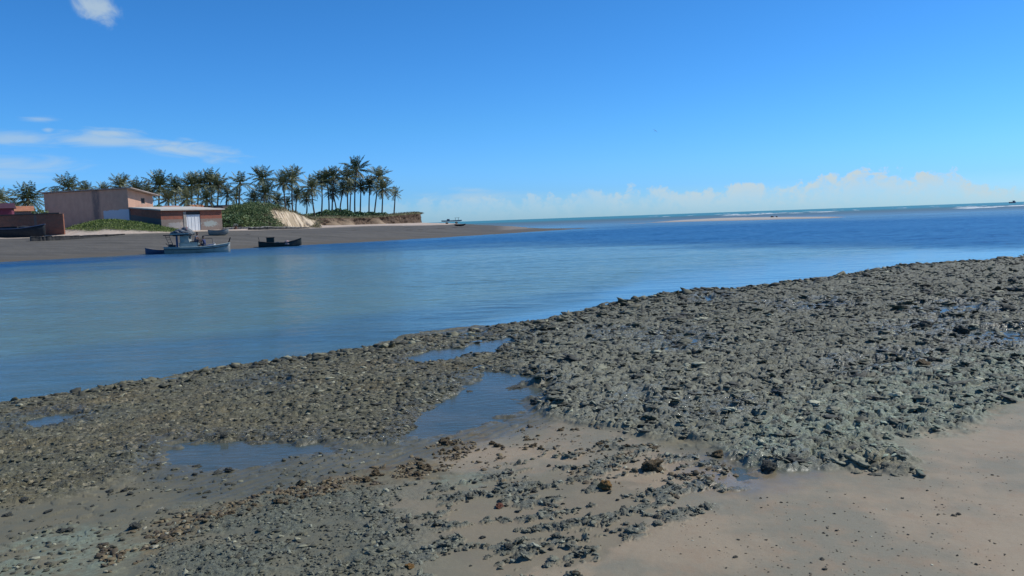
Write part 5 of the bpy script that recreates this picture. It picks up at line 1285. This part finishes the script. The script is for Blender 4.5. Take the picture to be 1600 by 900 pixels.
def bush(px, py, Y, rx, h, label, lm, n=900):
    f = at(px, py, Y); z = drop(f.x, f.y)
    e = empty('bush', (f.x, f.y, z), 0, label, 'bush', )
    P_ = np.stack([rng.normal(0, rx * 0.45, 26), rng.normal(0, rx * 0.4, 26), rng.uniform(0.15, 0.85, 26) * h], -1); C_, t_ = clumps(P_, rng.uniform(0.3, 0.6, 26) * rx, n // 26)
    C_[:, 2] = np.clip(C_[:, 2], 0.05, h)
    link('foliage', leaves('foliage', C_, rng.uniform(0.15, 0.32, len(C_)), lm, t_), lm, e)
    mb = MB()
    for k in range(5):
        a = 2 * PI * k / 5; mb.tube([(0.08 * math.cos(a), 0.08 * math.sin(a), -0.15), (0.25 * rx * math.cos(a), 0.25 * rx * math.sin(a), h * 0.5), (0.4 * rx * math.cos(a), 0.4 * rx * math.sin(a), h * 0.8)], 0.04, 6, 0.015)
    mb.build('stem', M_trunk, e)
zt2 = lambda px, py, Y: zof(px, py, Y) - 2.3
bush(248, 330, 124, 0.9, zt2(248, 314, 124), 'green bush between the peach gable and the dark palms', M_leaf)
bush(62, 330, 101.5, 1.2, zt2(62, 317.5, 101.5), 'bush showing above the brick yard wall under the big palm', M_leaf)
bush(357, 345, 109, 1.6, zt2(357, 333, 109), 'pale green bush at the right corner of the shed', M_leaf2, 1600)
bush(374, 345, 110.5, 1.5, zt2(374, 331, 110.5), 'dark rounded bush left of the dune, right of a pale bush', M_leaf, 1600)
# ------------------------------------------------------------------ loose stones on the near shore
def stone_mesh(seed, sub, flat, ang):
    b = bmesh.new(); bmesh.ops.create_icosphere(b, subdivisions=sub, radius=1.0)
    P = np.array([v.co[:] for v in b.verts])
    n = fbm(P[:, 0] * 1.1 + seed * 7.1, P[:, 1] * 1.1 + P[:, 2] * 1.7, 3, seed) * 0.55 + fbm(P[:, 2] * 2.3 + seed, P[:, 0] * 2.3 - P[:, 1] * 1.9, 3, seed + 9) * 0.38 * ang
    for k in range(4):                  # chipped flats
        d = np.random.default_rng(seed * 10 + k).normal(size=3); d /= np.linalg.norm(d); h = P @ d; n = n - np.maximum(h - 0.62, 0) * 0.9
    if sub >= 4: n = n - 0.10 * sst(0.15, 0.45, fbm(P[:, 0] * 5 + P[:, 2] * 3, P[:, 1] * 5 - P[:, 2] * 3, 3, seed + 5))
    P = P * (1 + n)[:, None]; P[:, 2] *= flat
    F = np.array([[v.index for v in f.verts] for f in b.faces]); b.free()
    return P, F
SB_ = [stone_mesh(s, 4, f, a) for s, f, a in ((1, .62, 1.2), (2, .75, 1.4), (3, .55, 1.0), (4, .8, 1.5), (5, .68, 1.3), (6, .45, 1.2))]
SS_ = [stone_mesh(s, 2, f, a) for s, f, a in ((11, .6, 2.2), (12, .75, 2.4), (13, .5, 2.0), (14, .65, 2.4))]
SJ_ = [stone_mesh(s, 3, f, a) for s, f, a in ((21, .6, 2.8), (22, .75, 3.0), (23, .55, 2.6), (24, .65, 3.2))]
def stonemat(name, c1, c2, rough=0.75, speck=None):
    mt, g, b = newmat(name)
    tc = g.n('TexCoord').outputs['Object']; oi = g.n('ObjectInfo').outputs['Random']
    f = g.m('ADD', g.mr(g.noise(tc, 2.2, 6, 0.7), 0.3, 0.7, 0, 0.75), g.m('MULTIPLY', oi, 0.35))
    c = g.mix(f, c1, c2)
    if speck: c = g.mix(g.mr(g.noise(tc, 5.0, 4, 0.6), 0.58, 0.66), c, speck)
    c = g.mix(1.0, c, (0.95, 0.97, 0.82), 'MULTIPLY')
    lk(g, c, b, 'Base Color'); b.inputs['Roughness'].default_value = rough; b.inputs['Specular IOR Level'].default_value = 0.35
    bp = g.n('Bump', {'Strength': 0.8, 'Distance': 0.15, 'Height': g.noise(tc, 6.0, 6, 0.7)}); lk(g, bp.outputs[0], b, 'Normal')
    return mt
MS = {'dark': stonemat('dark_reef_stone', (0.065, 0.064, 0.058), (0.15, 0.146, 0.132), 0.75), 'brown': stonemat('brown_coral_stone', (0.10, 0.064, 0.036), (0.22, 0.155, 0.088), 0.85, (0.30, 0.25, 0.18)),
      'pale': stonemat('pale_shell_stone', (0.42, 0.38, 0.32), (0.55, 0.51, 0.44), 0.7), 'ochre': stonemat('ochre_coral', (0.30, 0.15, 0.045), (0.40, 0.23, 0.09), 0.85), 'red': stonemat('red_stone', (0.22, 0.075, 0.045), (0.28, 0.10, 0.06), 0.8),
      'grey': stonemat('grey_pebble', (0.11, 0.10, 0.088), (0.19, 0.165, 0.135), 0.8)}
SM = {}
def stone_data(v, m):
    if (v, m) not in SM:
        P, F = SB_[v]; me = npmesh('stone', P, F, True); me.materials.append(MS[m]); SM[(v, m)] = me
    return SM[(v, m)]
STN = []
def put_stone(px, py, wpx, m, label, group, hi_=1.0, v=None):
    p = ground(px, py); STN.append((p.x, p.y, wpx * p.y / F0 * 0.5, m, label, group, hi_, random.randrange(6) if v is None else v))
def put_many(n, poly, lo, hi_, m, label, group, hs=1.0):
    P = np.array(poly, float); x0, y0 = P.min(0); x1, y1 = P.max(0); k = 0
    while k < n:
        px, py = random.uniform(x0, x1), random.uniform(y0, y1)
        if sdf(np.array([px]), np.array([py]), poly)[0] < 0:
            put_stone(px, py, lo + (hi_ - lo) * random.random() ** 2.6, m, label, group, hs); k += 1
put_stone(1200, 738, 26, 'dark', 'solid dark stone standing in a thin film of water at the reef front', None, 1.25, 1)
put_stone(945, 765, 22, 'ochre', 'bright ochre coral lump lying on the sand right of the scattered reef chunks', None, 1.0, 3)
put_stone(780, 793, 15, 'red', 'reddish stone lying among the grey reef chunks', None, 1.0, 0)
put_stone(1406, 668, 22, 'grey', 'squat grey stone at the right edge of the reef by the sand', None, 1.0, 4)
put_stone(1019, 737, 34, 'brown', 'brown coral boulder on the wet sand in front of the reef', None, 1.0, 1)
put_stone(1122, 716, 22, 'brown', 'brown coral stone at the reef edge, left of the water film', None, 1.0, 2)
put_stone(640, 890, 16, 'ochre', 'small ochre coral fragment near the bottom edge of the picture', None, 0.8, 3)
put_stone(212, 826, 18, 'dark', 'dark clump at the right edge of the pale green algae', None, 1.0, 1)
put_stone(470, 758, 16, 'brown', 'brown stone at the upper edge of the brown rubble line', None, 1.1, 0)
put_stone(838, 631, 20, 'dark', 'dark stone on the right rim of the wide tide pool', None, 1.0, 2)
put_stone(800, 607, 40, 'dark', 'flat dark rock in the upper part of the wide tide pool', None, 0.45, 5)
put_stone(645, 667, 16, 'dark', 'small dark rock in the lower left of the wide tide pool', None, 0.5, 5)
put_stone(734, 613, 12, 'grey', 'little pale rock at the left rim of the wide tide pool', None, 0.8, 1)
put_stone(338, 727, 13, 'brown', 'brown stone standing in the shallow pool near its lower edge', None, 1.0, 3)
put_stone(308, 728, 16, 'dark', 'dark flat stone in the lower left of the shallow pool', None, 0.5, 2)
put_stone(350, 690, 14, 'dark', 'dark stone at the far rim of the shallow pool', None, 1.0, 1)
put_stone(1444, 517, 22, 'dark', 'big dark boulder standing on the reef on the right', None, 1.0, 3)
put_stone(1502, 525, 24, 'dark', 'squat dark boulder on the reef, right of another boulder', None, 0.8, 0)
put_stone(1575, 490, 24, 'dark', 'dark boulder on the reef near the right edge of the picture', None, 0.8, 1)
put_stone(1443, 577, 26, 'brown', 'low brown rock on the reef at the right', None, 0.7, 4)
put_stone(965, 572, 16, 'dark', 'dark knob of rock on the reef in the middle', None, 1.0, 3)
put_stone(755, 760, 14, 'pale', 'white shell fragment beside the small green algae patch', None, 0.5, 5)
put_stone(777, 731, 9, 'pale', 'white shell on the brown sand above the algae patch', None, 0.6, 5)
put_stone(250, 797, 12, 'pale', 'white shell on the grey mud at the left', None, 0.5, 5)
put_stone(1058, 770, 10, 'dark', 'small pair-like dark stone on bare sand right of the reef chunks', None, 1.0, 0)
put_stone(900, 900, 14, 'brown', 'brown stone at the very bottom edge of the picture', None, 0.8, 2)
put_many(34, [(560, 770), (760, 745), (980, 690), (1120, 715), (1140, 760), (1000, 830), (900, 895), (640, 895)], 5, 17, 'dark', 'loose dark reef stone among the grey chunks on the wet sand', 'loose dark stones among the reef chunks', 0.9)
put_many(60, [(300, 812), (420, 785), (560, 745), (640, 722), (700, 682), (745, 690), (690, 735), (600, 752), (420, 797), (330, 815)], 5, 17, 'brown', 'small brown coral stone in the brown rubble line across the mud', 'brown coral stones in the rubble line', 0.9)
put_many(22, [(760, 690), (890, 665), (985, 690), (1060, 720), (960, 740), (830, 735)], 5, 14, 'brown', 'small brown stone on the sand between the wide pool and reef', 'brown stones on the sand by the wide pool', 0.8)
put_many(45, [(0, 690), (260, 700), (420, 760), (260, 800), (200, 860), (0, 830)], 6, 18, 'dark', 'small dark clump of stone on the grey mud at the left', 'dark stones on the grey mud', 0.75)
put_many(36, [(960, 830), (1100, 790), (1300, 760), (1590, 690), (1590, 895), (960, 895)], 3, 9, 'grey', 'pebble lying on the bare sand in the right foreground', 'pebbles on the bare sand', 0.8)
put_many(26, [(1000, 640), (1300, 560), (1590, 440), (1590, 580), (1200, 690)], 7, 18, 'dark', 'loose dark stone sitting on top of the rough reef', 'loose stones on the reef', 0.9)
put_many(12, [(700, 590), (835, 588), (830, 640), (650, 680), (640, 665)], 3, 8, 'dark', 'small stone breaking the surface of the wide tide pool', 'small stones in the wide tide pool', 0.6)
A_ = np.array([(s[0], s[1]) for s in STN]); ZS, _, _ = terrain(A_[:, 0], A_[:, 1])
for (x, y, r, m, lab, grp, hs, v), z in zip(STN, ZS):
    o = bpy.data.objects.new('stone', stone_data(v, m)); COL.objects.link(o)
    o.scale = (r, r * random.uniform(0.75, 1.0), r * hs * random.uniform(0.85, 1.1)); o.rotation_euler = (random.uniform(-.2, .2), random.uniform(-.2, .2), random.uniform(0, 2 * PI))
    o.location = (x, y, z + r * hs * 0.22); tag(o, lab, 'stone', grp)

def scatter(name, X_, Y_, S_, mat_, label, hs=0.7, lift=0.15, cat='stones', tilt=0.25, src=None):
    src = src or SS_
    Z_, dd, cc = terrain(X_, Y_)
    k = dd > 0.02; X_, Y_, S_, Z_ = X_[k], Y_[k], S_[k], Z_[k]
    Vs = []; Fs = []; base = 0; Ts = []
    which = rng.integers(0, 4, len(X_))
    for q in range(4):
        P, F = src[q]; i = np.where(which == q)[0]; n = len(i)
        a = rng.uniform(0, 2 * PI, n); ca, sa = np.cos(a), np.sin(a); sx_ = S_[i] * rng.uniform(0.8, 1.3, n); sy_ = S_[i] * rng.uniform(0.7, 1.0, n); sz_ = S_[i] * hs * rng.uniform(0.6, 1.2, n)
        px = P[None, :, 0] * sx_[:, None]; py = P[None, :, 1] * sy_[:, None]; pz = P[None, :, 2] * sz_[:, None]
        tl = rng.normal(0, tilt, (n, 1)) * hs * 1.4
        VV = np.stack([px * ca[:, None] - py * sa[:, None] + X_[i, None], px * sa[:, None] + py * ca[:, None] + Y_[i, None], pz + tl * px + Z_[i, None] + (lift * S_[i] * hs)[:, None]], -1)
        Vs.append(VV.reshape(-1, 3)); Fs.append((F[None] + (np.arange(n) * len(P))[:, None, None] + base).reshape(-1, 3)); base += n * len(P)
        Ts.append(np.repeat(rng.uniform(0, 1, n), len(P)))
    me = npmesh(name, np.concatenate(Vs), np.concatenate(Fs), False, {'tint': np.repeat(np.concatenate(Ts)[:, None], 3, 1)})
    return tag(link(name, me, mat_), label, cat, kind='stuff')
def tintmat(name, stops, rough=0.75, near=1.0):
    mt, g, b = newmat(name); A = g.n('Attribute', attribute_name='tint'); P = g.n('NewGeometry').outputs['Position']
    rp_ = g.n('ValToRGB', {0: A.outputs['Fac']}); cr_ = rp_.color_ramp
    while len(cr_.elements) < len(stops): cr_.elements.new(0.5)
    for e_, (p_, c_) in zip(cr_.elements, stops): e_.position = p_; e_.color = (*c_, 1)
    c = g.mix(g.mr(g.noise(P, 40, 5, 0.65), 0.35, 0.7, 0.0, 0.5), rp_.outputs[0], g.mix(1.0, rp_.outputs[0], (0.55, 0.55, 0.55), 'MULTIPLY'))
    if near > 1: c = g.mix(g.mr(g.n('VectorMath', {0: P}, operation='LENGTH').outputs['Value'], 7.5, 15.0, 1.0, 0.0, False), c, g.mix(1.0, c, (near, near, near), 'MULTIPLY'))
    c = g.mix(1.0, c, (0.93, 0.97, 0.80), 'MULTIPLY')
    lk(g, c, b, 'Base Color'); b.inputs['Roughness'].default_value = rough; b.inputs['Specular IOR Level'].default_value = 0.4
    return mt
def sample(polyp, n, lo, hi_, pw_=2.2):
    """pixel-free: uniform over the ground area of a region, denser near"""
    Q = np.array(polyp); x0, y0 = Q.min(0); x1, y1 = Q.max(0); out = []
    tot = 0
    while tot < n:
        yy = np.exp(rng.uniform(math.log(max(y0, 2.2)), math.log(y1), n * 4)); uu = rng.uniform(-0.85, 0.85, n * 4); xx = uu * yy
        k = sdf(xx, yy, polyp) < 0; out.append(np.stack([xx[k], yy[k]], -1)); tot += int(k.sum())
        if len(out) > 30: break
    P = np.concatenate(out)[:n]; s = lo + (hi_ - lo) * rng.uniform(0, 1, len(P)) ** pw_
    return P[:, 0], P[:, 1], s
M_rub = tintmat('rubble_stones', [(0.0, (0.044, 0.040, 0.030)), (0.5, (0.092, 0.083, 0.060)), (0.84, (0.145, 0.128, 0.090)), (0.94, (0.22, 0.20, 0.145)), (1.0, (0.38, 0.35, 0.28))])
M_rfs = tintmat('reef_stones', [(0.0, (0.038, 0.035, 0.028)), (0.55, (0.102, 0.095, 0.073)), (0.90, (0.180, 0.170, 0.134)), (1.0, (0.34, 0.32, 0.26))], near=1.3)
M_chk = tintmat('chunk_stones', [(0.0, (0.060, 0.057, 0.047)), (0.5, (0.138, 0.132, 0.110)), (0.9, (0.195, 0.188, 0.158)), (1.0, (0.30, 0.295, 0.26))])
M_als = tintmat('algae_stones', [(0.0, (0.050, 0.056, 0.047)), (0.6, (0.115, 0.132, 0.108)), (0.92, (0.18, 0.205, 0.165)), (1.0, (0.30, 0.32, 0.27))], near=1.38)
M_brs = tintmat('brown_rubble', [(0.0, (0.055, 0.040, 0.027)), (0.5, (0.125, 0.086, 0.050)), (0.88, (0.20, 0.145, 0.088)), (1.0, (0.42, 0.37, 0.30))])
M_peb = tintmat('sand_grit', [(0.0, (0.06, 0.05, 0.042)), (0.5, (0.17, 0.12, 0.085)), (0.85, (0.30, 0.22, 0.16)), (1.0, (0.55, 0.50, 0.43))])
x, y, s = sample(RUBB, 17000, 0.008, 0.044, 2.8); s = s * np.clip(y / 8, 0.6, 1.5) * (0.55 + 0.45 * sst(-0.55, -0.15, x / y))
scatter('shore_rubble', x, y, s, M_rub, 'brown grey rubble of small stones and shell along the left shore', 0.5, 0.02)
x, y, s = sample(REEF, 24000, 0.010, 0.048, 1.9); s = s * np.clip(y / 9, 0.6, 1.7)
al = sst(0.5, -0.5, sdf(x, y, ALG3)) * 0.75 > rng.uniform(0, 1, len(x)); kq = fbm(x / 0.8, y / 0.5, 4, 211) > -0.22
scatter('reef_rubble', x[kq & ~al], y[kq & ~al], s[kq & ~al], M_rfs, 'crumbled dark crust of small stones and slabs covering the reef', 0.42, 0.18, tilt=0.45)
x2, y2, s2 = sample(REEF, 2200, 0.040, 0.090, 2.2); k2 = fbm(x2 / 0.9, y2 / 0.6, 4, 212) > -0.1
scatter('reef_slabs', x2[k2], y2[k2], (s2 * np.clip(y2 / 9, 0.7, 1.7))[k2], M_rfs, 'larger jagged slabs and knobs standing out of the reef crust', 0.36, 0.10, tilt=0.35, src=SJ_)
scatter('algae_rubble', x[kq & al], y[kq & al], s[kq & al], M_als, 'grey green algae covered stones on the near edge of the reef', 0.42, 0.18, tilt=0.45)
x, y, s = sample(BRWN, 2600, 0.006, 0.026, 2.4)
k = fbm(x / 0.30, y / 0.24, 4, 201) > 0.04; scatter('brown_rubble', x[k], y[k], s[k], M_brs, 'ochre brown gravel of coral bits in a line across the mud', 0.8)
x, y, s = sample(gpoly([(690, 715), (800, 668), (900, 655), (1060, 700), (1160, 735), (1100, 800), (960, 760), (760, 755)]), 900, 0.005, 0.028, 2.4)
k = fbm(x / 0.35, y / 0.35, 3, 202) > 0.0; scatter('sand_rubble', x[k], y[k], s[k], M_brs, 'small brown stones sprinkled on the sand beside the wide pool', 0.8)
x, y, s = sample(BLOCK, 6500, 0.003, 0.024, 2.6)
k = fbm(x * 0.92 / 0.36 + y * 0.38 / 0.36, (-x * 0.38 + y * 0.92) / 0.19, 6, 61, 0.62) > 0.035; scatter('chunk_rubble', x[k], y[k], s[k], M_chk, 'broken dark grey bits of reef crust scattered on wet sand', 0.75, 0.12, tilt=0.4, src=SJ_)
x, y, s = sample(SAND, 5200, 0.0018, 0.0085, 2.8)
k = fbm(x / 0.8, y / 0.6, 3, 204) > -0.1; scatter('sand_grit', x[k], y[k], s[k], M_peb, 'grit and tiny pebbles on the bare sand', 0.7)
x, y, s = sample(gpoly([(-300, 830), (0, 690), (260, 700), (600, 700), (640, 930), (-100, 1200)]), 5200, 0.003, 0.026, 2.4)
k = fbm(x / 0.6, y / 0.5, 3, 205) > -0.05; scatter('mud_rubble', x[k], y[k], s[k], M_rub, 'small stones and shell bits on the grey mud', 0.6)
x, y, s = sample(ROUGH, 4200, 0.003, 0.014, 2.4)
k = fbm(x / 0.3, y / 0.22, 4, 206) > -0.15; scatter('mud_clods', x[k], y[k], s[k], M_chk, 'small dark clods and stone bits in the rough grey mud', 0.8, 0.1, tilt=0.4, src=SJ_)
# stones along the water's edge
t = rng.uniform(0, 1, 900); i = np.searchsorted(np.linspace(0, 1, len(SH)), t) - 1
seg = rng.integers(3, len(SH) - 2, 1500); f = rng.uniform(0, 1, 1500)
bxy = SH[seg] * (1 - f)[:, None] + SH[seg + 1] * f[:, None]; off = np.abs(rng.normal(0, 0.5, 1500)) - 0.05
e_ = SH[seg + 1] - SH[seg]; e_ /= np.linalg.norm(e_, axis=1, keepdims=True)
x = bxy[:, 0] + e_[:, 1] * off; y = bxy[:, 1] - e_[:, 0] * off; s = (0.02 + 0.09 * rng.uniform(0, 1, 1500) ** 3) * np.clip(y / 14, 0.6, 1.5)
scatter('edge_rubble', x, y, s, M_rub, 'dark stones along the edge of the water', 0.75)
